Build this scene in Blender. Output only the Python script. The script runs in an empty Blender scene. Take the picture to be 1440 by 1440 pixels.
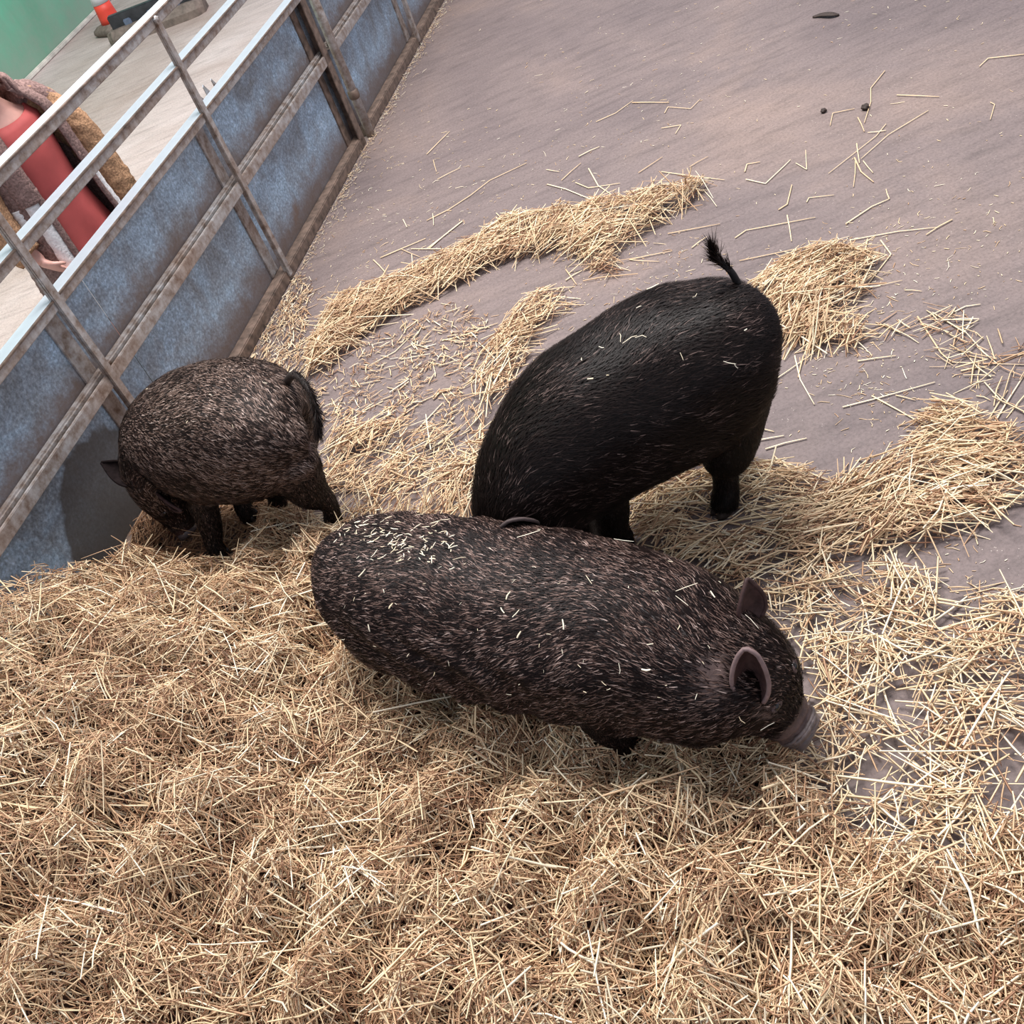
import bpy, bmesh, math, random
import numpy as np
from mathutils import Vector, Matrix
from mathutils.bvhtree import BVHTree
random.seed(7); rng = np.random.default_rng(7)
sc = bpy.context.scene
col = sc.collection
# ------------------------------------------------------------------ camera
CAMZ = 1.9
RX = np.array([0.91592678, -0.26697797, -0.29966797])
DN = np.array([-0.4013454, -0.60928137, -0.68388455])
FW = np.array([0.0, 0.74665854, -0.66520751])
FOC = 1448.78
cam_d = bpy.data.cameras.new('camera'); cam = bpy.data.objects.new('camera', cam_d); col.objects.link(cam)
cam_d.sensor_width = 36; cam_d.lens = 36 * FOC / 1440; cam_d.clip_start = .05
cam.matrix_world = Matrix(((RX[0], -DN[0], -FW[0], 0), (RX[1], -DN[1], -FW[1], 0), (RX[2], -DN[2], -FW[2], CAMZ), (0, 0, 0, 1)))
sc.camera = cam
# ------------------------------------------------------------------ light
w = bpy.data.worlds.new('sky'); sc.world = w; w.use_nodes = True
bg = w.node_tree.nodes['Background']; bg.inputs[0].default_value = (.80, .86, 1.0, 1); bg.inputs[1].default_value = 0.80
def area(name, loc, target, sx, sy, power, color):
    l = bpy.data.lights.new(name, 'AREA'); l.shape = 'RECTANGLE'; l.size = sx; l.size_y = sy; l.energy = power; l.color = color
    o = bpy.data.objects.new(name, l); col.objects.link(o); o.location = loc
    o.rotation_euler = (Vector(target) - Vector(loc)).to_track_quat('-Z', 'Y').to_euler()
    return o
area('roof_light', (0.3, 4.3, 6.6), (0, 1.8, 0), 4.4, 3.0, 1020, (1.0, .98, .96))
sc.view_settings.view_transform = 'Standard'; sc.view_settings.look = 'None'; sc.view_settings.gamma = 1
sc.view_settings.exposure = 0.0; sc.view_settings.use_curve_mapping = False

# ------------------------------------------------------------------ helpers
def at(px, py, z=0.0):
    v = RX * (px - 720) / FOC + DN * (py - 720) / FOC + FW
    return np.array([0, 0, CAMZ]) + v * ((z - CAMZ) / v[2])
def to_px(P):
    P = np.asarray(P, float) - np.array([0, 0, CAMZ]); d = P @ FW
    return np.stack([720 + FOC * (P @ RX) / d, 720 + FOC * (P @ DN) / d], -1)
def tag(o, label=None, cat=None, group=None, kind=None):
    if label: o['label'] = label
    if cat: o['category'] = cat
    if group: o['group'] = group
    if kind: o['kind'] = kind
    return o
def empty(name, loc=(0, 0, 0), rz=0):
    o = bpy.data.objects.new(name, None); col.objects.link(o); o.location = loc; o.rotation_euler = (0, 0, rz); o.empty_display_size = .1
    return o
def link(name, me, mat=None, parent=None, smooth=False):
    o = bpy.data.objects.new(name, me); col.objects.link(o)
    if mat:
        me.materials.clear(); me.materials.append(mat)
    if parent: o.parent = parent
    if smooth: me.polygons.foreach_set('use_smooth', [True] * len(me.polygons))
    return o
def from_bm(name, bm, mat=None, parent=None, smooth=False):
    bmesh.ops.recalc_face_normals(bm, faces=bm.faces)
    me = bpy.data.meshes.new(name); bm.to_mesh(me); bm.free()
    return link(name, me, mat, parent, smooth)
def raw_mesh(name, V, F, tone=None):
    """V (n,3); F list of (k,m) index arrays"""
    me = bpy.data.meshes.new(name)
    V = np.asarray(V, np.float32); me.vertices.add(len(V)); me.vertices.foreach_set('co', V.ravel())
    li = np.concatenate([f.ravel() for f in F]).astype(np.int32)
    tot = np.concatenate([np.full(len(f), f.shape[1], np.int32) for f in F])
    st = np.concatenate([[0], np.cumsum(tot)[:-1]]).astype(np.int32)
    me.loops.add(len(li)); me.loops.foreach_set('vertex_index', li)
    me.polygons.add(len(tot)); me.polygons.foreach_set('loop_start', st); me.polygons.foreach_set('loop_total', tot)
    me.update(calc_edges=True)
    if tone is not None:
        a = me.attributes.new('tone', 'FLOAT', 'POINT'); a.data.foreach_set('value', np.asarray(tone, np.float32))
    return me
def box(bm, x0, x1, y0, y1, z0, z1, bev=0):
    vs = [bm.verts.new(p) for p in ((x0,y0,z0),(x1,y0,z0),(x1,y1,z0),(x0,y1,z0),(x0,y0,z1),(x1,y0,z1),(x1,y1,z1),(x0,y1,z1))]
    fs = [bm.faces.new([vs[i] for i in q]) for q in ((0,3,2,1),(4,5,6,7),(0,1,5,4),(1,2,6,5),(2,3,7,6),(3,0,4,7))]
    if bev:
        es = list({e for f in fs for e in f.edges}); bmesh.ops.bevel(bm, geom=es, offset=bev, segments=2, affect='EDGES')
def loft(bm, rings, cap=True, closed=True):
    R = [[bm.verts.new(tuple(p)) for p in r] for r in rings]; n = len(R[0])
    for a, b in zip(R[:-1], R[1:]):
        for i in range(n if closed else n - 1):
            j = (i + 1) % n; bm.faces.new((a[i], a[j], b[j], b[i]))
    if cap and closed:
        bm.faces.new(R[0][::-1]); bm.faces.new(R[-1])
def resample(P, n):
    """catmull-rom through rows of P"""
    P = np.asarray(P, float); m = len(P); out = []
    ext = np.vstack([2 * P[0] - P[1], P, 2 * P[-1] - P[-2]])
    for k in range(n):
        t = k / (n - 1) * (m - 1); i = min(int(t), m - 2); u = t - i
        p0, p1, p2, p3 = ext[i:i + 4]
        out.append(.5 * ((2 * p1) + (-p0 + p2) * u + (2 * p0 - 5 * p1 + 4 * p2 - p3) * u * u + (-p0 + 3 * p1 - 3 * p2 + p3) * u ** 3))
    return np.array(out)
def tangents(P):
    T = np.gradient(P, axis=0); return T / np.linalg.norm(T, axis=1, keepdims=True)
def tube_rings(P, r, n=10, up=(0, 0, 1)):
    """P (k,3), r (k,) or (k,2)"""
    P = np.asarray(P, float); T = tangents(P); r = np.asarray(r, float)
    if r.ndim == 1: r = np.stack([r, r], 1)
    up = np.array(up, float); rings = []
    for p, t, q in zip(P, T, r):
        s = np.cross(t, up)
        if np.linalg.norm(s) < .15: s = np.cross(t, (1, 0.01, 0))
        s /= np.linalg.norm(s); u = np.cross(s, t)
        rings.append([p + s * q[0] * math.cos(a) + u * q[1] * math.sin(a) for a in np.linspace(0, 2 * math.pi, n, endpoint=False)])
    return rings
def limb(bm, pts, radii, n=12, k=10):
    S = resample(np.hstack([np.asarray(pts, float), np.reshape(radii, (-1, 1))]), k)
    loft(bm, tube_rings(S[:, :3], S[:, 3], n, up=(0.3, 1, 0.1)))
def wavy(P, freq, seed, oct=3):
    r = np.random.default_rng(seed); out = np.zeros(len(P)); a = 1.0
    for o in range(oct):
        for k in range(4):
            d = r.normal(size=3); d /= np.linalg.norm(d)
            out += a * np.sin(P @ d * freq * (2 ** o) * 6.283 + r.uniform(0, 6.28)) / 4
        a *= .55
    return out

# ------------------------------------------------------------------ materials
def mat(name, rough=.6, metal=0, spec=.5):
    m = bpy.data.materials.new(name); m.use_nodes = True; nt = m.node_tree
    b = nt.nodes['Principled BSDF']; b.inputs['Roughness'].default_value = rough; b.inputs['Metallic'].default_value = metal
    b.inputs['Specular IOR Level'].default_value = spec
    return m, nt, b
def N(nt, t, **kw):
    n = nt.nodes.new(t)
    for k, v in kw.items():
        if k.startswith('i_'): n.inputs[k[2:].replace('_', ' ')].default_value = v
        else: setattr(n, k, v)
    return n
def ramp(nt, stops, fac=None):
    r = nt.nodes.new('ShaderNodeValToRGB'); e = r.color_ramp.elements
    while len(e) < len(stops): e.new(.5)
    for x, (p, c) in zip(e, stops):
        x.position = p; x.color = (*c, 1) if len(c) == 3 else c
    if fac is not None: nt.links.new(fac, r.inputs[0])
    return r
def noise(nt, scale, vec=None, detail=4, rough=.55, dist=0):
    n = N(nt, 'ShaderNodeTexNoise'); n.inputs['Scale'].default_value = scale; n.inputs['Detail'].default_value = detail
    n.inputs['Roughness'].default_value = rough; n.inputs['Distortion'].default_value = dist
    if vec is not None: nt.links.new(vec, n.inputs['Vector'])
    return n
def mix(nt, fac, a, b, blend='MIX'):
    m = N(nt, 'ShaderNodeMix', data_type='RGBA', blend_type=blend)
    for s, v in ((m.inputs[0], fac), (m.inputs[6], a), (m.inputs[7], b)):
        if hasattr(v, 'links') or hasattr(v, 'is_linked'): nt.links.new(v, s)
        else: s.default_value = v if not isinstance(v, tuple) else ((*v, 1) if len(v) == 3 else v)
    return m.outputs[2]
def math_(nt, op, a, b=0.0, c=None):
    m = N(nt, 'ShaderNodeMath', operation=op)
    for s, v in zip(m.inputs, (a, b, c)):
        if v is None: continue
        if hasattr(v, 'is_linked'): nt.links.new(v, s)
        else: s.default_value = v
    return m.outputs[0]
def bump(nt, b, h, strength=.3, dist=.01):
    n = N(nt, 'ShaderNodeBump'); n.inputs['Strength'].default_value = strength; n.inputs['Distance'].default_value = dist
    nt.links.new(h, n.inputs['Height']); nt.links.new(n.outputs[0], b.inputs['Normal'])
def plain(name, c, rough=.6, metal=0, nscale=30, var=.25, bmp=0.1, spec=.5):
    m, nt, b = mat(name, rough, metal, spec)
    tc = N(nt, 'ShaderNodeTexCoord'); n = noise(nt, nscale, tc.outputs['Object'])
    r = ramp(nt, [(.3, tuple(x * (1 - var) for x in c)), (.7, tuple(min(1, x * (1 + var)) for x in c))], n.outputs[0])
    nt.links.new(r.outputs[0], b.inputs['Base Color'])
    if bmp: bump(nt, b, n.outputs[0], bmp, .004)
    return m

def concrete(name, c1, c2, c3, pale):
    m, nt, b = mat(name, .62, 0, .35)
    tc = N(nt, 'ShaderNodeTexCoord')
    mp = N(nt, 'ShaderNodeMapping'); nt.links.new(tc.outputs['Object'], mp.inputs[0])
    mp.inputs['Rotation'].default_value = (0, 0, math.radians(35)); mp.inputs['Scale'].default_value = (1, 5, 1)
    big = noise(nt, .9, tc.outputs['Object'], 5, .6, .6); streak = noise(nt, 4.5, mp.outputs[0], 8, .68, .4); fine = noise(nt, 95, tc.outputs['Object'], 6, .8)
    r = ramp(nt, [(.32, c1), (.52, c2), (.7, c3)], big.outputs[0])
    rs = ramp(nt, [(.3, (.62,) * 3), (.5, (.95,) * 3), (.72, (1.12,) * 3)], streak.outputs[0])
    c = mix(nt, .75, r.outputs[0], rs.outputs[0], 'MULTIPLY')
    rf = ramp(nt, [(.34, (.60,) * 3), (.5, (.98,) * 3), (.66, (1.22,) * 3)], fine.outputs[0])
    c = mix(nt, .8, c, rf.outputs[0], 'MULTIPLY')
    sp = N(nt, 'ShaderNodeTexVoronoi'); sp.inputs['Scale'].default_value = 85; nt.links.new(tc.outputs['Object'], sp.inputs['Vector'])
    r2 = ramp(nt, [(0, (1, 1, 1)), (.07, (1, 1, 1)), (.10, (0, 0, 0))], sp.outputs['Distance'])
    sel = noise(nt, 7, tc.outputs['Object'], 2); r3 = ramp(nt, [(.55, (0, 0, 0)), (.62, (1, 1, 1))], sel.outputs[0])
    f = math_(nt, 'MULTIPLY', r2.outputs[0], r3.outputs[0])
    c = mix(nt, f, c, pale)
    nt.links.new(c, b.inputs['Base Color'])
    hh = math_(nt, 'ADD', math_(nt, 'MULTIPLY', streak.outputs[0], .7), math_(nt, 'MULTIPLY', fine.outputs[0], .25))
    bump(nt, b, hh, .35, .012)
    return m
M_floor = concrete('pen_concrete', (.142, .108, .105), (.180, .136, .127), (.238, .172, .148), (.55, .48, .42))
M_aisle_lit = concrete('aisle_concrete_lit', (.36, .27, .235), (.47, .375, .345), (.56, .465, .44), (.8, .76, .7))  # paler than the pen: stronger light beyond the fence put into the colour
def straw_mat(name, stops):
    m, nt, b = mat(name, .5, 0, .35)
    a = N(nt, 'ShaderNodeAttribute', attribute_name='tone')
    r = ramp(nt, stops, a.outputs['Fac']); nt.links.new(r.outputs[0], b.inputs['Base Color'])
    return m
M_straw = straw_mat('straw', [(0, (.07, .025, .014)), (.2, (.26, .125, .07)), (.45, (.60, .37, .215)), (.75, (.86, .67, .42)), (1, (.95, .87, .70))])
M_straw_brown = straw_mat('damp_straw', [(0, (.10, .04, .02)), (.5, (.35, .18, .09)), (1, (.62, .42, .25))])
M_litter_shade = plain('litter', (.045, .018, .011), .9, 0, 60, .5, .5)  # near-black base colour paints the shade in the straw gaps
def fur_mat(name, stops, rough=.42, spec=.5):
    m, nt, b = mat(name, rough, 0, spec)
    a = N(nt, 'ShaderNodeAttribute', attribute_name='tone')
    r = ramp(nt, stops, a.outputs['Fac']); nt.links.new(r.outputs[0], b.inputs['Base Color'])
    return m
def skin_mat(name, c, bare, rough=.6):
    m, nt, b = mat(name, rough, 0, .35)
    a = N(nt, 'ShaderNodeAttribute', attribute_name='tone'); tc = N(nt, 'ShaderNodeTexCoord')
    n = noise(nt, 45, tc.outputs['Object'], 5, .65)
    r = ramp(nt, [(.35, tuple(x * .6 for x in bare)), (.68, tuple(x * 1.25 for x in bare))], n.outputs[0])
    nt.links.new(mix(nt, a.outputs['Fac'], c, r.outputs[0]), b.inputs['Base Color'])
    bump(nt, b, n.outputs[0], .5, .006)
    return m
M_skinA = skin_mat('dark_hide', (.012, .006, .005), (.11, .068, .06))
M_skinB = skin_mat('black_hide', (.007, .005, .005), (.05, .03, .028))
M_skinC = skin_mat('brown_hide', (.020, .012, .010), (.13, .06, .05))
M_hoof = plain('hoof_horn', (.030, .022, .020), .45, 0, 60, .4, .3)
M_nose = plain('snout_skin', (.085, .068, .070), .4, 0, 70, .3, .4)
M_ear = plain('ear_skin', (.05, .026, .024), .6, 0, 60, .4, .3, .2)
M_earrimB = plain('dark_ear_rim', (.07, .05, .047), .6, 0, 80, .2, .1, .2)
M_earrim = plain('ear_rim', (.18, .12, .115), .55, 0, 80, .2, .1, .2)
M_earB = plain('black_ear_skin', (.012, .008, .008), .85, 0, 60, .4, .3, .05)
M_eye = plain('eye', (.006, .004, .004), .12, 0, 20, .1, 0)
M_lid = plain('eyelid_skin', (.05, .026, .024), .55, 0, 60, .4, .4)
furA = fur_mat('grizzled_fur', [(0, (.004, .002, .002)), (.42, (.012, .006, .005)), (.62, (.062, .034, .027)), (.85, (.20, .128, .105)), (1, (.42, .31, .27))], .55, .12)
furB = fur_mat('black_fur', [(0, (.004, .0025, .002)), (.3, (.012, .007, .006)), (.6, (.03, .018, .015)), (1, (.17, .115, .10))], .48, .13)
furC = fur_mat('brown_grizzled_fur', [(0, (.006, .004, .003)), (.35, (.025, .015, .012)), (.6, (.11, .066, .05)), (.85, (.28, .195, .16)), (1, (.48, .37, .32))], .55, .12)

YAW = 0.46317515648234325; DF = 2.187
TV = np.array([math.sin(YAW), math.cos(YAW), 0]); NV = np.array([-math.cos(YAW), math.sin(YAW), 0])
def fp(u, off, z): return TV * u + NV * (DF + off) + np.array([0, 0, z])
# fence local frame: x = along, y = off (away from the pen), z up
fence_rz = math.atan2(TV[1], TV[0])

def sheet_mat():
    m, nt, b = mat('galvanised_sheet', .55, .0, .5)
    tc = N(nt, 'ShaderNodeTexCoord'); o = tc.outputs['Object']; s = N(nt, 'ShaderNodeSeparateXYZ'); nt.links.new(o, s.inputs[0])
    vo = N(nt, 'ShaderNodeTexVoronoi'); vo.inputs['Scale'].default_value = 110; nt.links.new(o, vo.inputs['Vector'])
    n1 = noise(nt, 5.5, o, 6, .65, .5); n2 = noise(nt, 95, o, 4, .8)
    base = ramp(nt, [(.28, (.17, .18, .19)), (.45, (.25, .30, .36)), (.6, (.32, .43, .55)), (.8, (.50, .59, .70))], n1.outputs[0])
    g = ramp(nt, [(.30, (.35,) * 3), (.5, (.95,) * 3), (.72, (1.9,) * 3)], n2.outputs[0])
    c = mix(nt, .8, base.outputs[0], g.outputs[0], 'MULTIPLY')
    v = ramp(nt, [(0, (.75,) * 3), (1, (1.25,) * 3)], vo.outputs['Color']); c = mix(nt, .6, c, v.outputs[0], 'MULTIPLY')
    # grime lying on the ledges: above the bottom rail and above the middle rail
    nz = noise(nt, 9, o, 6, .7); off = math_(nt, 'MULTIPLY', math_(nt, 'SUBTRACT', nz.outputs[0], .5), .16)
    z = math_(nt, 'ADD', s.outputs[2], off)
    def band(z0, z1): # 1 at z0 fading to zero at z1, zero below z0-.03
        a = N(nt, 'ShaderNodeMapRange'); a.inputs[1].default_value = z0; a.inputs[2].default_value = z1; a.inputs[3].default_value = 1; a.inputs[4].default_value = 0
        nt.links.new(z, a.inputs[0]); g2 = math_(nt, 'GREATER_THAN', s.outputs[2], z0 - .05)
        return math_(nt, 'MULTIPLY', a.outputs[0], g2)
    d1 = N(nt, 'ShaderNodeMapRange'); d1.inputs[1].default_value = .09; d1.inputs[2].default_value = .20; d1.inputs[3].default_value = 1; d1.inputs[4].default_value = 0; nt.links.new(z, d1.inputs[0])
    dirt = math_(nt, 'MAXIMUM', d1.outputs[0], band(.48, .56))
    c = mix(nt, math_(nt, 'MULTIPLY', dirt, .85), c, (.13, .082, .06))
    # rust blooms beside the sheet joint
    rn = noise(nt, 3.2, o, 5, .6); rr = ramp(nt, [(.64, (0, 0, 0)), (.72, (1, 1, 1))], rn.outputs[0])
    c = mix(nt, math_(nt, 'MULTIPLY', rr.outputs[0], .6), c, (.15, .085, .05))
    # the big dried mud stain, low on the first sheet
    vd = N(nt, 'ShaderNodeVectorMath', operation='DISTANCE'); nt.links.new(o, vd.inputs[0]); vd.inputs[1].default_value = (1.96, .05, .13)
    dn = noise(nt, 7, o, 3); dd = math_(nt, 'ADD', vd.outputs[1], math_(nt, 'MULTIPLY', math_(nt, 'SUBTRACT', dn.outputs[0], .5), .10))
    st = ramp(nt, [(.240, (1, 1, 1)), (.256, (0, 0, 0))], dd)
    c = mix(nt, math_(nt, 'MULTIPLY', st.outputs[0], .9), c, mix(nt, n2.outputs[0], (.055, .048, .045), (.11, .10, .09)))
    nt.links.new(c, b.inputs['Base Color']); bump(nt, b, n1.outputs[0], .12, .01)
    return m
M_sheet = sheet_mat()
def steel_mat():
    m, nt, b = mat('weathered_steel', .42, .15, .5)
    tc = N(nt, 'ShaderNodeTexCoord'); o = tc.outputs['Object']
    n1 = noise(nt, 26, o, 6, .7); n2 = noise(nt, 3, o, 3)
    r = ramp(nt, [(.3, (.12, .065, .04)), (.43, (.25, .20, .17)), (.6, (.40, .37, .355)), (.85, (.58, .56, .56))], n1.outputs[0])
    r2 = ramp(nt, [(.4, (1.1, 1.15, 1.2)), (.7, (.9, .72, .6))], n2.outputs[0])
    c = mix(nt, .8, r.outputs[0], r2.outputs[0], 'MULTIPLY')
    # upward faces of the upper rails painted pale: sky light put into their colour
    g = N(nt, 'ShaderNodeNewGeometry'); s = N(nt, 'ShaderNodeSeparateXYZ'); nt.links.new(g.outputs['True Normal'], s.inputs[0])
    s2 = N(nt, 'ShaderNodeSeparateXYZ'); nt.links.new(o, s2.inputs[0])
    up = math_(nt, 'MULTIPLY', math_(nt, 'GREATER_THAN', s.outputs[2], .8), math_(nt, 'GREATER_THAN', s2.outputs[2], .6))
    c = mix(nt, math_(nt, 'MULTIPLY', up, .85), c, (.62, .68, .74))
    nt.links.new(c, b.inputs['Base Color']); bump(nt, b, n1.outputs[0], .15, .003)
    return m
M_steel = steel_mat()
M_rust = plain('rusty_grimed_steel', (.155, .105, .08), .7, .1, 30, .55, .4)

# ------------------------------------------------------------------ setting
def ground(name, pts, z, m, under=.12):
    bm = bmesh.new(); vs = [bm.verts.new((p[0], p[1], z)) for p in pts]; f = bm.faces.new(vs)
    r = bmesh.ops.extrude_face_region(bm, geom=[f]); bmesh.ops.translate(bm, vec=(0, 0, -under), verts=[v for v in r['geom'] if isinstance(v, bmesh.types.BMVert)])
    o = from_bm(name, bm, m); o['kind'] = 'structure'; return o
A0, A1 = fp(-3, .07, 0), fp(14, .07, 0)
ground('floor', [A0, A0 + TV * 0 - NV * 9, A1 - NV * 9, A1], 0, M_floor)
fa = ground('floor', [A0, A1, A1 + NV * 9, A0 + NV * 9], 0, M_aisle_lit); tag(fa, 'concrete walkway beyond the metal fence, painted paler for its stronger light')
# green wall
w0 = np.array([-2.078, 9.0, 0]); w1 = np.array([-1.583, 10.19, 0]); wd = (w1 - w0) / np.linalg.norm(w1 - w0); wn = np.array([-wd[1], wd[0], 0])
m, nt, b = mat('green_paint', .6); tc = N(nt, 'ShaderNodeTexCoord'); o_ = tc.outputs['Object']; n1 = noise(nt, 1.1, o_, 6, .65, .4); s = N(nt, 'ShaderNodeSeparateXYZ'); nt.links.new(o_, s.inputs[0])
r = ramp(nt, [(.35, (.06, .38, .22)), (.65, (.14, .52, .33))], n1.outputs[0])
n2 = noise(nt, 4, o_, 7, .75); zz = math_(nt, 'ADD', s.outputs[2], math_(nt, 'MULTIPLY', math_(nt, 'SUBTRACT', n2.outputs[0], .5), 1.1))
mr = N(nt, 'ShaderNodeMapRange'); nt.links.new(zz, mr.inputs[0]); mr.inputs[1].default_value = .05; mr.inputs[2].default_value = .7; mr.inputs[3].default_value = .8; mr.inputs[4].default_value = 0
nt.links.new(mix(nt, mr.outputs[0], r.outputs[0], (.26, .34, .27)), b.inputs['Base Color']); bump(nt, b, n2.outputs[0], .2, .02)
wall = empty('wall_back'); bpy.data.objects.remove(wall)
bm = bmesh.new(); box(bm, -7, 5, 0, .2, 0, 3.2, .01)
wall = from_bm('wall_back', bm, m); wall['kind'] = 'structure'; wall.location = w0; wall.rotation_euler = (0, 0, math.atan2(wd[1], wd[0]))
bm = bmesh.new(); box(bm, -7, 5, -.03, 0, 0, .035, .008)
bb = from_bm('trim_1', bm, plain('pale_screed', (.62, .58, .52), .8, 0, 12)); bb['kind'] = 'structure'; bb.location = w0; bb.rotation_euler = wall.rotation_euler

# ------------------------------------------------------------------ sheeted gates
def gate(us, u0, u1, seams, label, tube_at=None):
    root = empty('metal_gate', fp(0, 0, 0) , fence_rz); tag(root, label, 'gate')
    def rail(name, z0, z1, y0, y1, m=M_steel, bev=.003):
        bm = bmesh.new(); box(bm, u0, u1, y0, y1, z0, z1, bev); return from_bm(name, bm, m, root)
    rail('top_rail', 1.048, 1.085, 0, .055); rail('rail', .877, .912, 0, .055); rail('rail', .701, .736, 0, .055)
    for zz in (1.083, .910, .734): # rolled lip along the front top edge
        bm = bmesh.new(); box(bm, u0 + .004, u1 - .004, -.004, .004, zz - .005, zz + .001, .001); from_bm('rail_lip', bm, M_rust, root)
    bm = bmesh.new(); box(bm, u0, u1, 0, .012, .412, .456, .002); box(bm, u0, u1, .012, .05, .436, .444, .002); box(bm, u0, u1, .022, .05, .444, .466, .006); from_bm('middle_rail', bm, M_rust if 0 else M_steel, root)
    bm = bmesh.new(); box(bm, u0, u1, 0, .05, 0, .048, .004); from_bm('bottom_rail', bm, M_rust, root)
    for a, b_ in zip(seams[:-1], seams[1:]):
        bm = bmesh.new(); box(bm, a + .003, b_ - .003, .05, .053, .03, .72)
        from_bm('sheet_panel', bm, M_sheet, root)
    for u in us:
        bm = bmesh.new(); box(bm, u - .016, u + .016, -.009, 0, .02, 1.075, .002); box(bm, u - .016, u - .011, 0, .010, .02, 1.06, .001)
        box(bm, u - .058, u - .040, .042, .05, .05, .70, .001); box(bm, u - .045, u + .012, .046, .05, .05, .70, .001)
        from_bm('upright', bm, M_steel, root)
        bm = bmesh.new(); bmesh.ops.create_uvsphere(bm, u_segments=10, v_segments=6, radius=.013, matrix=Matrix.Translation((u, -.004, 1.068)) @ Matrix.Diagonal((1, .6, 1, 1)))
        from_bm('weld', bm, M_steel, root, True)
    return root
g1 = gate([2.22, 3.385], 1.06, 4.545, [1.06, 2.41, 4.545], 'nearer galvanised sheeted gate along the pen, with the large dried mud stain')
bm = bmesh.new(); box(bm, 4.485, 4.545, .0, .006, .0, 1.09, .002); box(bm, 4.539, 4.545, .0, .055, .0, 1.09, .002); from_bm('end_upright', bm, M_rust, g1)
bm = bmesh.new(); box(bm, 4.43, 4.485, .043, .05, .04, .70, .001); from_bm('end_flange', bm, M_rust, g1)
for k, (u, hh, ww) in enumerate([(3.50, .030, .022), (3.565, .034, .02), (3.635, .026, .014)]):
    bm = bmesh.new(); z0 = .730
    vs = [bm.verts.new(p) for p in ((u - ww, .056, z0), (u + ww * .7, .056, z0), (u + ww * .5, .066, z0 + hh * .7), (u - ww * .1, .062, z0 + hh * 1.1), (u - ww * .8, .058, z0 + hh * .95))]
    f = bm.faces.new(vs); r = bmesh.ops.extrude_face_region(bm, geom=[f]); bmesh.ops.translate(bm, vec=(0, .003, 0), verts=[v for v in r['geom'] if isinstance(v, bmesh.types.BMVert)])
    from_bm('torn_tab', bm, M_steel, g1)
g2 = gate([5.68, 6.85], 4.62, 8.05, [4.62, 6.3, 8.05], 'farther galvanised sheeted gate, hinged on the rusty round tube')
bm = bmesh.new()
for (x, y, rr, z0, z1) in ((4.615, -.004, .022, 0, 1.12), (4.655, .012, .012, 0, 1.08)):
    loft(bm, tube_rings([(x, y, z0), (x, y, (z0 + z1) / 2), (x, y, z1)], [rr] * 3, 14))
from_bm('hinge_tube', bm, M_steel, g2, True)
bm = bmesh.new(); loft(bm, tube_rings([(4.615, -.004, .19), (4.615, -.004, .20), (4.615, -.004, .23), (4.615, -.004, .24)], [.02, .027, .027, .02], 14)); from_bm('collar', bm, M_rust, g2, True)
for k in range(8): pass

# ------------------------------------------------------------------ pigs
def station_pts(st): # (px,py,z,w,hu,hd) -> x,y,z,w,hu,hd
    return np.array([[*at(a, b_, z), w_, hu, hd] for a, b_, z, w_, hu, hd in st])
def body_rings(S, n=36):
    P = S[:, :3]; T = tangents(P); rings = []
    for p, t, (w_, hu, hd) in zip(P, T, S[:, 3:6]):
        s = np.cross(t, (0, 0, 1)); 
        s /= max(1e-6, np.linalg.norm(s)); u = np.cross(s, t); r = []
        for a in np.linspace(0, 2 * math.pi, n, endpoint=False):
            ca, sa = math.cos(a), math.sin(a)
            e = .88
            x = abs(ca) ** e * math.copysign(1, ca) * w_; y = abs(sa) ** e * math.copysign(1, sa) * (hu if sa > 0 else hd)
            r.append(p + s * x + u * y)
        rings.append(r)
    return rings
def remesh(name, bm, voxel, smooth_it, mat_, parent):
    o = from_bm(name, bm, mat_)
    m1 = o.modifiers.new('r', 'REMESH'); m1.mode = 'VOXEL'; m1.voxel_size = voxel
    m2 = o.modifiers.new('s', 'SMOOTH'); m2.factor = .6; m2.iterations = smooth_it
    dg = bpy.context.evaluated_depsgraph_get(); me = bpy.data.meshes.new_from_object(o.evaluated_get(dg)); me.name = name
    o.modifiers.clear(); old = o.data; o.data = me; bpy.data.meshes.remove(old)
    me.materials.clear(); me.materials.append(mat_)
    me.polygons.foreach_set('use_smooth', [True] * len(me.polygons)); o.parent = parent
    return o
def vco(me):
    a = np.empty(len(me.vertices) * 3, np.float32); me.vertices.foreach_get('co', a); return a.reshape(-1, 3).astype(float)
def vno(me):
    a = np.empty(len(me.vertices) * 3, np.float32); me.vertex_normals.foreach_get('vector', a); return a.reshape(-1, 3).astype(float)
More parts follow.
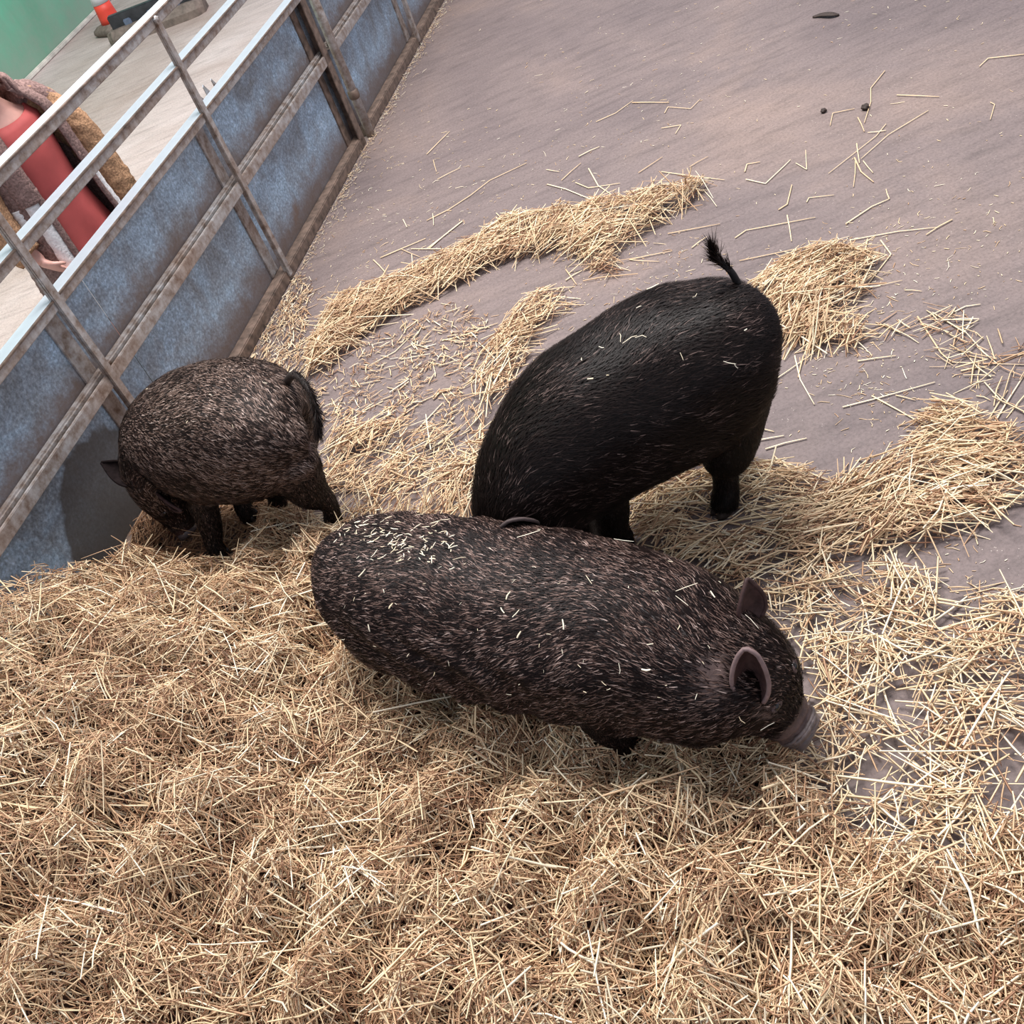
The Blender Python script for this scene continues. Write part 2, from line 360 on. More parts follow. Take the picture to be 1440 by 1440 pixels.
def make_ear(name, root, base, tip, face, width, mat_in, mat_rim, cup=.5, pointed=.5, parent_name='ear'):
    """base, tip: world points; face: direction the hollow looks; a cupped leaf with a thick rim"""
    base = np.array(base); tip = np.array(tip); L = np.linalg.norm(tip - base); a = (tip - base) / L
    f = np.array(face, float); f -= a * (f @ a); f /= np.linalg.norm(f); s = np.cross(a, f)
    nu, nv = 14, 13; V = []; 
    for i in range(nu):
        t = i / (nu - 1); wd_ = width * .5 * ((math.sin(math.pi * (.035 + .962 * t ** .95)) ** .5) * (1 - pointed * t ** 2))
        for j in range(nv):
            q = -1 + 2 * j / (nv - 1)
            V.append(base + a * L * t + s * wd_ * q - f * cup * wd_ * (1 - q * q) * 1.25 + f * .10 * L * math.sin(t * 2.2))
    bm = bmesh.new(); vs = [[bm.verts.new(V[i * nv + j]) for j in range(nv)] for i in range(nu)]
    for i in range(nu - 1):
        for j in range(nv - 1): bm.faces.new((vs[i][j], vs[i][j + 1], vs[i + 1][j + 1], vs[i + 1][j]))
    o = from_bm(name, bm, mat_in, root, True)
    so = o.modifiers.new('s', 'SOLIDIFY'); so.thickness = .006; so.offset = 0
    # rim as a rounded fold
    P = [V[i * nv] for i in range(1, nu)] + [V[i * nv + nv - 1] for i in range(nu - 2, 0, -1)]
    bm = bmesh.new(); loft(bm, tube_rings(resample(P, 44), np.full(44, .0045), 7)); from_bm('ear_rim', bm, mat_rim, o, True)
    return o
def make_hoof(root, p, d, size, m=M_hoof):
    """two toes side by side, p on the ground, d heading"""
    d = np.array([d[0], d[1], 0.]); d /= np.linalg.norm(d); s = np.array([-d[1], d[0], 0]); bm = bmesh.new()
    for q in (-1, 1):
        rings = []
        for z, l, w_ in ((0, 1.0, .46), (.35, .92, .44), (.8, .7, .40), (1.2, .55, .34)):
            c = np.array(p) + s * q * size * .46 + np.array([0, 0, z * size]) + d * size * (.35 - .25 * z)
            rings.append([c + d * math.cos(a) * l * size * .85 * (1.15 if math.cos(a) > 0 else .8) + s * math.sin(a) * w_ * size for a in np.linspace(0, 2 * math.pi, 12, endpoint=False)])
        loft(bm, rings)
    for q in (-1, 1): # dewclaws
        c = np.array(p) + s * q * size * .6 - d * size * .95 + np.array([0, 0, size * 1.1]); loft(bm, tube_rings([c + np.array([0, 0, size * .5]), c, c - d * size * .15 - np.array([0, 0, size * .45])], [size * .24, size * .24, size * .1], 8))
    return from_bm('hoof', bm, m, root, True)
def sample_surface(me, n, r):
    me.calc_loop_triangles(); T = np.empty(len(me.loop_triangles) * 3, np.int32); me.loop_triangles.foreach_get('vertices', T); T = T.reshape(-1, 3)
    V = vco(me); Nn = vno(me); a, b_, c = V[T[:, 0]], V[T[:, 1]], V[T[:, 2]]
    ar = np.linalg.norm(np.cross(b_ - a, c - a), axis=1); idx = r.choice(len(T), n, p=ar / ar.sum())
    u = r.random(n); v = r.random(n); fl = u + v > 1; u[fl] = 1 - u[fl]; v[fl] = 1 - v[fl]; w_ = 1 - u - v
    P = a[idx] * w_[:, None] + b_[idx] * u[:, None] + c[idx] * v[:, None]
    Q = Nn[T[idx, 0]] * w_[:, None] + Nn[T[idx, 1]] * u[:, None] + Nn[T[idx, 2]] * v[:, None]
    Q /= np.linalg.norm(Q, axis=1, keepdims=True); return P, Q
def strips(P, Nn, D, L, W, tone, lift, name, mat_, parent, droop=.5):
    n = len(P); D = D - Nn * (D * Nn).sum(1, keepdims=True); D /= np.maximum(1e-6, np.linalg.norm(D, axis=1, keepdims=True))
    S = np.cross(D, Nn); L = L[:, None]; W = W[:, None]
    b_ = P - Nn * .002; md = P + D * L * .5 + Nn * L * lift[:, None] * .5; tp = md + D * L * .5 + Nn * L * lift[:, None] * (.5 - droop)
    V = np.stack([b_ - S * W * .5, b_ + S * W * .5, md + S * W * .42, md - S * W * .42, tp], 1).reshape(-1, 3)
    i = np.arange(n)[:, None] * 5
    me = raw_mesh(name, V, [i + np.array([[0, 1, 2, 3]]), i + np.array([[3, 2, 4]])], np.repeat(tone, 5))
    return tag(link(name, me, mat_, parent), kind='stuff')

def pig(root_name, label, stations, legs, skin, fur, nh, fur_len, tone_mu, bare_fn=None, disp_fn=None, head_len=None, seed=1, voxel=.011, group=None, hair_w=.0022, contrast=.2):
    S0 = station_pts(stations); S = resample(S0, 46); S[:, 3:] = np.maximum(S[:, 3:], .004)
    T = tangents(S[:, :3]); c = S0[len(S0) // 3, :3]
    root = empty(root_name, (c[0], c[1], 0)); tag(root, label, 'pig'); off = np.array([c[0], c[1], 0])
    bm = bmesh.new(); loft(bm, body_rings(S))
    chains = [(S[:, :3], -T, np.maximum(S[:, 3], .02))]
    for pts, rad in legs:
        limb(bm, pts, rad, 14, 14); q = resample(np.array(pts, float), 14); rr = np.interp(np.linspace(0, 1, 14), np.linspace(0, 1, len(rad)), rad)
        chains.append((q, tangents(q), rr))
    bmesh.ops.translate(bm, vec=tuple(-off), verts=bm.verts)
    body = remesh('body', bm, voxel, 7, skin, root); me = body.data
    V = vco(me) + off; Nn = vno(me)
    # nearest chain sample for every vertex
    CP = np.vstack([a for a, _, _ in chains]); CT = np.vstack([b_ for _, b_, _ in chains]); CR = np.concatenate([c_ for *_, c_ in chains])
    CS = np.concatenate([np.linspace(0, 1, len(S))] + [np.full(14, 2.0)] * len(legs))
    def near(X):
        idx = np.empty(len(X), int)
        for k in range(0, len(X), 20000):
            d = np.linalg.norm(X[k:k + 20000, None] - CP[None], axis=2) / CR[None]; idx[k:k + 20000] = d.argmin(1)
        return idx
    if disp_fn is not None:
        V = V + Nn * disp_fn(V, CS[near(V)])[:, None]; me.vertices.foreach_set('co', (V - off).astype(np.float32).ravel()); me.update()
    tone = np.zeros(len(V)) if bare_fn is None else bare_fn(V, CS[near(V)])
    a = me.attributes.new('tone', 'FLOAT', 'POINT'); a.data.foreach_set('value', tone.astype(np.float32))
    r = np.random.default_rng(seed)
    P, Q = sample_surface(me, nh, r); Pw = P + off; ix = near(Pw); s_ = CS[ix]
    bare = np.zeros(nh) if bare_fn is None else bare_fn(Pw, s_)
    flow = CT[ix] + np.array([0, 0, -.30]) * (s_[:, None] < 1.5) + np.array([0, 0, -.6]) * (s_[:, None] > 1.5)
    sw = wavy(Pw, 3.0, seed + 5, 2); ax = np.cross(Q, flow); flow = flow + ax * (sw * .45 + r.normal(0, .24, nh))[:, None]
    L = fur_len * r.uniform(.6, 1.25, nh); W = hair_w * r.uniform(.6, 1.3, nh)
    L *= np.where(s_ > 1.5, .55, 1) * np.interp(s_, [0, .70, .84, .93, 1, 2], [1, 1, .65, .35, .2, 1]); 
    keep = (r.random(nh) > bare * 1.05)
    clump = wavy(Pw * np.array([1, 1, 1.6]), 7, seed + 9, 3) * .10
    rows = np.sin(Pw @ (CT[len(S) // 3] * 150) + 4 * wavy(Pw, 2.5, seed + 3, 2)) * np.interp(s_, [0, .1, .35, .6, .7], [.6, 1, 1, .5, 0]) * (s_ < 1.5)
    pl = np.clip((tone_mu + clump * 2.0 + rows * .10 * (tone_mu > .1)) * np.interp(s_, [.55, .72, .8, 1, 1.1, 2], [1, .75, .45, .4, 1, .45]), .01, .95); lightm = r.random(nh) < pl
    tn = np.clip(np.where(lightm, r.normal(.74, .13, nh), r.normal(.22, .12, nh)) - (s_ > 1.5) * .25 - np.interp(s_, [.7, .85], [0, .12]) * (s_ < 1.5), 0, 1)
    lift = r.uniform(.06, .32, nh)
    strips(P[keep], Q[keep], flow[keep], L[keep], W[keep], tn[keep], lift[keep], 'bristles', fur, root)
    bvh = BVHTree.FromPolygons([tuple(v) for v in V], [tuple(p.vertices) for p in me.polygons])
    return dict(root=root, body=body, off=off, S=S, T=T, bvh=bvh, near=near, V=V)
def child_at(root, o):  # meshes were written in world coordinates
    me = o.data; me.transform(Matrix.Translation(-root.location)); 
def adopt(root):
    for o in root.children_recursive:
        if o.type == 'MESH' and o.name.split('.')[0] not in ('body', 'bristles'):
            child_at(root, o)
def surf(p, px, py):
    v = RX * (px - 720) / FOC + DN * (py - 720) / FOC + FW; h = p['bvh'].ray_cast(Vector((0, 0, CAMZ)), Vector(v).normalized())
    return (np.array(h[0]), np.array(h[1])) if h[0] else (None, None)
def flecks(p, pts, label, cat='straw'):
    """short bits of straw lying on a pig's coat; pts = (px,py,angle,len,width)"""
    C, D, U, L, W, Tn = [], [], [], [], [], []
    for px, py, ang, ln, wd_ in pts:
        h, n_ = surf(p, px, py)
        if h is None: continue
        d = RX * math.cos(ang) + DN * math.sin(ang); d = d - n_ * (d @ n_); d /= np.linalg.norm(d)
        C.append(h + n_ * .016); D.append(d); U.append(n_); L.append(ln); W.append(min(wd_ * .8, .0042)); Tn.append(random.uniform(.8, 1))
    me = strand_mesh('straw_bits', np.array(C), np.array(D), np.array(U), np.array(L), np.array(W), np.array(Tn), .15)
    return tag(link('straw_bits', me, M_straw), label, cat, kind='stuff')

def strand_mesh(name, C, D, U, L, W, tone, bend, flat=.45, r=None):
    """n strands: centre C, direction D, up U; triangular section, two segments"""
    r = r or np.random.default_rng(len(C)); n = len(C)
    S = np.cross(D, U); S /= np.linalg.norm(S, axis=1, keepdims=True); U = np.cross(S, D)
    L = L[:, None]; W = W[:, None]; bs = (r.normal(0, 1, n) * bend)[:, None]; bu = (r.normal(0, 1, n) * bend * .35)[:, None]
    kink = r.uniform(-.22, .22, n)[:, None]
    cs = [C - D * L * .5, C + D * L * kink + S * L * bs * .5 + U * L * bu * .5, C + D * L * .5]
    wf = [.8, 1, .65]; V = []
    for c, k in zip(cs, wf):
        V += [c - S * W * .5 * k - U * W * flat * .4 * k, c + S * W * .5 * k - U * W * flat * .4 * k, c + U * W * flat * .6 * k]
    V = np.stack(V, 1).reshape(-1, 3); i = np.arange(n)[:, None] * 9; F = []
    for a in (0, 3):
        for j in range(3):
            k = (j + 1) % 3; F.append(i + np.array([[a + j, a + k, a + 3 + k, a + 3 + j]]))
    return raw_mesh(name, V, F, np.repeat(tone, 9))

# ---- pig A: the big grizzled one in front, head to the right
SA = [(484, 806, .26, .02, .02, .02), (491, 808, .27, .095, .10, .10), (516, 815, .28, .145, .145, .15), (565, 829, .28, .178, .165, .19), (640, 848, .275, .190, .172, .20),
      (740, 866, .275, .194, .176, .20), (840, 888, .275, .190, .172, .195), (920, 908, .27, .176, .160, .18), (985, 932, .255, .158, .138, .155), (1030, 950, .235, .142, .110, .150),
      (1066, 968, .205, .112, .082, .10), (1092, 994, .16, .070, .056, .075), (1112, 1013, .125, .048, .042, .045), (1129, 1027, .105, .042, .038, .040), (1135, 1032, .098, .034, .032, .034)]
SN = at(1133, 1030, .10); SX = at(1066, 968, .205); SX = (SN - SX) / np.linalg.norm(SN - SX)
def bareA(V, s):
    p = to_px(V); d1 = np.hypot((p[:, 0] - 1010) / 36, (p[:, 1] - 950) / 42); d2 = np.clip((.088 - np.linalg.norm(V - SN, axis=1)) / .028, 0, 1)
    d3 = np.hypot((p[:, 0] - 1081) / 22, (p[:, 1] - 1003) / 15)
    return np.clip(np.maximum.reduce([(1.25 - d1) * .8, d2, (1.2 - d3) * .8]), 0, .96)
def dispA(V, s):
    # skin folds across the rump and flank, creases on the snout
    f = np.clip((.44 - V[:, 2]) / .12, .1, 1) * np.sin(V[:, 0] * 62 + V[:, 2] * 30 + 2.5 * np.sin(V[:, 2] * 17 + V[:, 1] * 9)) * .0045 * np.interp(s, [0, .08, .3, .5, .7, 1, 1.1], [.6, 1.1, 1.2, .5, .2, 0, 0])
    sn = np.sin((V - SN) @ SX * 6.283 / .021 + V[:, 1] * 25) * .0030 * np.clip((.095 - np.linalg.norm(V - SN, axis=1)) / .02, 0, 1)
    return f + sn + wavy(V, 4, 3, 2) * .004 * (s < .9)
dA = at(1040, 952, .23) - at(560, 828, .28); dA[2] = 0; dA /= np.linalg.norm(dA); lA = np.cross((0, 0, 1), dA)
def legs_for(c_front, c_hind, d, l, half, zt, r1, r2):
    out = []
    for c, hind in ((c_front, 0), (c_hind, 1)):
        for q in (-1, 1):
            b_ = c[:2] + (l * half * (.72 if hind else 1) * q)[:2]; X = lambda dx, z: (b_[0] + d[0] * dx, b_[1] + d[1] * dx, z)
            if hind: out.append(([X(.02, zt), X(.03, zt * .62), X(-.045, zt * .38), X(-.02, .06), X(.0, .02)], [r1 * 1.2, r1, r2 * 1.1, r2, r2 * 1.1]))
            else: out.append(([X(0, zt), X(-.01, zt * .6), X(.0, zt * .35), X(-.005, .06), X(.005, .02)], [r1, r1 * .8, r2 * 1.1, r2, r2 * 1.1]))
    return out
cfA = at(872, 895, .27); chA = at(575, 832, .27)
LA = legs_for(cfA, chA, dA, lA, .115, .22, .07, .034)
A = pig('pig', 'large grizzled dark pig in front, rooting in the straw with its head to the right', SA, LA, M_skinA, furA, 140000, .024, .31, bareA, dispA, seed=11, voxel=.0085, hair_w=.0019)
for pts, _ in LA: make_hoof(A['root'], (pts[-1][0], pts[-1][1], .004), dA, .026)
hd = A['T'][40]
h, n_ = surf(A, 1064, 996); make_ear('ear', A['root'], h - n_ * .012, h + np.array([0, 0, .130]) + lA * .045 - dA * .012, -lA * 1.0 + dA * .35 + np.array([0, 0, .6]), .066, M_ear, M_earrim, 1.0, .1)
h, n_ = surf(A, 1064, 872); make_ear('ear', A['root'], h - n_ * .012, h + np.array([0, 0, .085]) + lA * .03 - dA * .02, -lA * .5 + dA * .8, .072, M_ear, M_ear, .4, .7)
def disc(root, c, d, r, m, nostril=True):
    d = np.array(d) / np.linalg.norm(d); bm = bmesh.new()
    loft(bm, tube_rings([c - d * .018, c - d * .004, c + d * .006, c + d * .010], [(r * .95, r * .85), (r * 1.08, r * .95), (r * 1.04, r * .92), (r * .85, r * .75)], 20))
    o = from_bm('snout_disc', bm, m, root, True)
    s = np.cross(d, (0, 0, 1)); s /= np.linalg.norm(s)
    for q in (-1, 1):
        bm = bmesh.new(); c2 = c + d * .0115 + s * q * r * .38; loft(bm, tube_rings([c2 - d * .006, c2 - d * .001, c2 + d * .0006], [(r * .2, r * .26)] * 3, 10)); from_bm('nostril', bm, M_eye, o, True)
    return o
M_fold = plain('snout_crease_skin', (.105, .076, .070), .5, 0, 90, .4, .4)
for k, sc2 in ((40.4, 1.0), (41.5, 1.015), (42.5, 1.02), (43.4, 1.01)):
    i_ = int(k); f_ = k - i_; rg_ = np.array(body_rings(A['S'])[i_]) * (1 - f_) + np.array(body_rings(A['S'])[i_ + 1]) * f_; cc = rg_.mean(0)
    P_ = [tuple(np.array(A['bvh'].find_nearest(Vector(cc + (q_ - cc) * 1.1))[0]) - 0) for q_ in rg_[np.arange(-7, 24) % 36]]
    bm = bmesh.new(); loft(bm, tube_rings(np.array(P_), .0042 * np.sin(np.linspace(.15, 3.0, 31)) ** .5 + .0003, 8)); from_bm('snout_fold', bm, M_fold, A['root'], True)
disc(A['root'], A['S'][-1, :3], A['T'][-1] * .8 + dA * .5, .036, M_nose)
def eye(root, p, n_, r, m):
    bm = bmesh.new(); bmesh.ops.create_uvsphere(bm, u_segments=14, v_segments=10, radius=r, matrix=Matrix.Translation(tuple(p - n_ * r * .35))); o = from_bm('eye', bm, M_eye, root, True)
    s = np.cross(n_, (0, 0, 1)); s /= np.linalg.norm(s); u = np.cross(s, n_); bm = bmesh.new()
    P = [p + s * math.cos(a) * r * 1.35 + u * math.sin(a) * r * .5 for a in np.linspace(0, 2 * math.pi, 17)]
    loft(bm, tube_rings(P, np.full(17, r * .38), 7, up=tuple(n_))); from_bm('eyelid', bm, m, o, True)
h, n_ = surf(A, 1092, 994); eye(A['root'], h, n_, .0095, M_lid)
# the far eye, mirrored across the head
h0 = h - 2 * lA * ((h - A['S'][40, :3]) @ lA); hh = A['bvh'].find_nearest(Vector(h0)); eye(A['root'], np.array(hh[0]), np.array(hh[1]), .0095, M_lid)
def tail(root, P, r0, tuft, furm, skinm, seed, tuft_from=.45, tl=.06, spread=.35):
    Q = resample(np.array(P, float), 24); bm = bmesh.new(); loft(bm, tube_rings(Q, np.linspace(r0, r0 * .35, 24), 8)); o = from_bm('tail', bm, skinm, root, True)
    r = np.random.default_rng(seed); T = tangents(Q); k = r.uniform(tuft_from, 1, tuft) ** .8 * 23; i = np.minimum(k.astype(int), 22); f = (k - i)[:, None]
    C = Q[i] * (1 - f) + Q[i + 1] * f; D = T[i] + r.normal(0, spread, (tuft, 3)); D /= np.linalg.norm(D, axis=1, keepdims=True)
    Nn = r.normal(size=(tuft, 3)); Nn -= D * (Nn * D).sum(1, keepdims=True); Nn /= np.linalg.norm(Nn, axis=1, keepdims=True)
    strips(C, Nn, D, tl * r.uniform(.5, 1.2, tuft), np.full(tuft, .0016), np.clip(r.normal(.3, .2, tuft), 0, 1), np.full(tuft, .1), 'tail_tuft', furm, o)
tb = A['S'][1, :3] + np.array([0, 0, .03]) - dA * .03
tail(A['root'], [tb, tb + (-dA * .03) + np.array([0, 0, -.05]), tb - dA * .035 + np.array([0, 0, -.13])], .011, 160, furA, M_skinA, 4)
adopt(A['root'])

# ---- pig B: the black one standing behind, head down behind pig A
SB = [(1056, 464, .44, .03, .03, .03), (1048, 467, .45, .095, .10, .12), (1028, 477, .46, .148, .145, .17), (998, 496, .455, .180, .168, .20), (950, 522, .44, .195, .18, .21),
      (885, 560, .425, .195, .185, .20), (820, 604, .41, .180, .180, .185), (770, 652, .385, .150, .160, .195), (742, 702, .335, .120, .125, .175), (732, 747, .27, .112, .105, .14), (728, 785, .19, .082, .080, .10), (735, 815, .12, .045, .045, .05), (742, 828, .085, .036, .036, .036)]
dB = at(800, 620, .4) - at(1000, 495, .4); dB[2] = 0; dB /= np.linalg.norm(dB); lB = np.cross((0, 0, 1), dB)   # lB = pig's left, towards the camera
fhB = at(1018, 712, 0.02); ffB = at(872, 762, 0.02); 
def hindleg(foot, d, zt, r1, r2, top):
    F = np.array(foot); top = np.array(top); P = [top, F * .45 + top * .55 + np.append(d[:2], 0) * .008, F + np.append(d[:2], 0) * -.026 + np.array([0, 0, zt * .36]), F + np.append(d[:2], 0) * -.02 + np.array([0, 0, .06]), F + np.array([0, 0, .0])]
    return (P, [r1 * 1.25, r1, r2 * 1.15, r2, r2 * 1.15])
def foreleg(foot, d, r1, r2, top):
    F = np.array(foot); top = np.array(top); return ([top, F * .5 + top * .5, F * .75 + top * .25 + np.append(d[:2], 0) * .008, F + np.array([0, 0, .055]) , F], [r1, r1 * .72, r2 * 1.2, r2, r2 * 1.15])
wB = -lB * .24
hipB = at(1040, 530, .40) ; shB = at(800, 650, .34)
LB = [hindleg(fhB, dB, .34, .070, .033, at(1032, 552, .38)), hindleg(fhB - lB * .11 - dB * .13, dB, .34, .048, .028, at(1030, 560, .36) - lB * .10 - dB * .0),
      foreleg(ffB, dB, .075, .036, at(835, 660, .33)), foreleg(at(836, 750, .02), dB, .075, .046, at(820, 668, .33) - lB * .10)]
B = pig('pig', 'black pig standing behind, rump raised and head lowered out of sight behind the front pig', SB, LB, M_skinB, furB, 110000, .034, .08, None, lambda V, s: wavy(V, 4, 8, 2) * .004 * (s < .9), seed=21)
for pts, _ in LB: make_hoof(B['root'], (pts[-1][0], pts[-1][1], .004), dB, .028)
h, n_ = surf(B, 735, 752); make_ear('ear', B['root'], h - n_ * .012, h + n_ * .035 + np.array([0, 0, .085]), n_ + np.array([0, -.3, .1]), .09, M_earB, M_earrimB, .3, .1)
h = at(736, 742, .30); make_ear('ear', B['root'], h + np.array([0, 0, -.05]) - lB * .11, h - lB * .15 + np.array([0, 0, .045]), -lB + np.array([0, 0, .5]) + dB * .4, .09, M_earB, M_earB, .3, .2)
disc(B['root'], B['S'][-1, :3], B['T'][-1], .034, M_nose)
for q in (-1, 1):
    hh = B['bvh'].find_nearest(Vector(B['S'][39, :3] + lB * q * .2 + dB * .05)); eye(B['root'], np.array(hh[0]), np.array(hh[1]), .009, M_lid)
tb = at(1046, 402, .58); 
tail(B['root'], [tb - np.array([0, 0, .05]), at(1030, 385, .62), at(1012, 368, .66), at(1003, 350, .70)], .010, 700, furB, M_skinB, 5, .25, .05, .22)
adopt(B['root'])

# ---- pig C: the brown grizzled one by the fence
SC = [(424, 614, .36, .03, .03, .03), (418, 614, .365, .088, .095, .11), (396, 610, .375, .143, .143, .17), (362, 604, .38, .185, .178, .192), (315, 606, .372, .198, .188, .20),
      (272, 612, .362, .192, .18, .19), (236, 628, .335, .160, .150, .16), (219, 650, .30, .115, .105, .12), (219, 678, .25, .084, .080, .090), (232, 702, .19, .068, .062, .070), (249, 724, .125, .050, .046, .052), (260, 744, .08, .036, .034, .036), (264, 749, .068, .03, .03, .03)]
dC = at(240, 612, .37) - at(400, 608, .37); dC[2] = 0; dC /= np.linalg.norm(dC); lC = np.cross((0, 0, 1), dC)
ffC = at(312, 782, .02); fhC = at(470, 738, .02)
LC = [hindleg(fhC - dC * .0, dC, .28, .062, .027, at(404, 640, .33)), hindleg(at(392, 712, .02), dC, .28, .07, .028, at(385, 640, .32) - lC * .1),
      foreleg(ffC, dC, .055, .026, at(270, 668, .30)), foreleg(at(352, 728, .02), dC, .055, .027, at(280, 640, .3) - lC * .12)]
def bareC(V, s):
    p = to_px(V); d1 = np.hypot((p[:, 0] - 432) / 14, (p[:, 1] - 622) / 34); return np.clip(np.maximum((1.1 - d1) * .7, np.clip((s - .88) / .05, 0, 1) * (s < 1.5)), 0, .9)
Cc = pig('pig', 'smaller brown grizzled pig beside the metal fence, head tucked down', SC, LC, M_skinC, furC, 95000, .024, .42, bareC, lambda V, s: wavy(V, 5, 18, 2) * .004 * (s < .9), seed=31, hair_w=.0021)
for pts, _ in LC: make_hoof(Cc['root'], (pts[-1][0], pts[-1][1], .004), dC, .022)
eb = at(196, 676, .30); make_ear('ear', Cc['root'], eb, at(147, 652, .33), np.array([0, -.4, 1]) + lC * .3, .075, M_earB, M_earB, .35, .8)
h, n_ = surf(Cc, 236, 708); make_ear('ear', Cc['root'], h - n_ * .01, h + n_ * .06 + np.array([.05, -.02, -.02]), n_ + np.array([.3, -.3, .4]), .07, M_earB, M_earB, .4, .6) if 0 else None
h, n_ = surf(Cc, 224, 700); make_ear('ear', Cc['root'], h - n_ * .01, h + n_ * .03 + (at(262, 706, .22) - at(224, 700, .22)) * .9, n_, .06, M_earB, M_ear, .3, .7)
disc(Cc['root'], Cc['S'][-1, :3], Cc['T'][-1], .030, M_nose)
h, n_ = surf(Cc, 232, 722); eye(Cc['root'], h, n_, .008, M_lid)
hh = Cc['bvh'].find_nearest(Vector(h + np.array([-.14, .04, 0]))); eye(Cc['root'], np.array(hh[0]), np.array(hh[1]), .008, M_lid)
tail(Cc['root'], [at(400, 542, .47), at(414, 527, .53), at(433, 546, .53), at(445, 578, .49), at(448, 606, .44)], .012, 1500, furB, M_skinC, 6, .15, .045, .25)
adopt(Cc['root'])

# ------------------------------------------------------------------ straw
GX0, GY0, CELL, GNX, GNY = -2.8, -.3, .02, 290, 300
gx = GX0 + (np.arange(GNX) + .5) * CELL; gy = GY0 + (np.arange(GNY) + .5) * CELL; GX, GY = np.meshgrid(gx, gy, indexing='ij')
def pip(poly, X, Y):
    ins = np.zeros(X.shape, bool); x1, y1 = poly[-1]
    for x2, y2 in poly:
        c = ((y1 > Y) != (y2 > Y)) & (X < (x2 - x1) * (Y - y1) / (y2 - y1 + 1e-12) + x1); ins ^= c; x1, y1 = x2, y2
    return ins
def blur(A_, k):
    for _ in range(k):
        A_ = np.pad(A_, 1, mode='edge'); A_ = (A_[:-2, 1:-1] + A_[2:, 1:-1] + A_[1:-1, :-2] + A_[1:-1, 2:] + 2 * A_[1:-1, 1:-1]) / 6
    return A_
def grid(A_, X, Y):
    fx = np.clip((X - GX0) / CELL - .5, 0, GNX - 1.001); fy = np.clip((Y - GY0) / CELL - .5, 0, GNY - 1.001); i = fx.astype(int); j = fy.astype(int); u = fx - i; v = fy - j
    return A_[i, j] * (1 - u) * (1 - v) + A_[i + 1, j] * u * (1 - v) + A_[i, j + 1] * (1 - u) * v + A_[i + 1, j + 1] * u * v
GP = np.stack([GX.ravel(), GY.ravel(), np.zeros(GX.size)], 1)
n_lo = wavy(GP, 1.6, 51, 3).reshape(GX.shape); n_hi = wavy(GP, 5.5, 52, 2).reshape(GX.shape); n_vh = wavy(GP, 13, 53, 2).reshape(GX.shape)
fence_d = DF - (GX * NV[0] + GY * NV[1]); pen = (fence_d > .005)
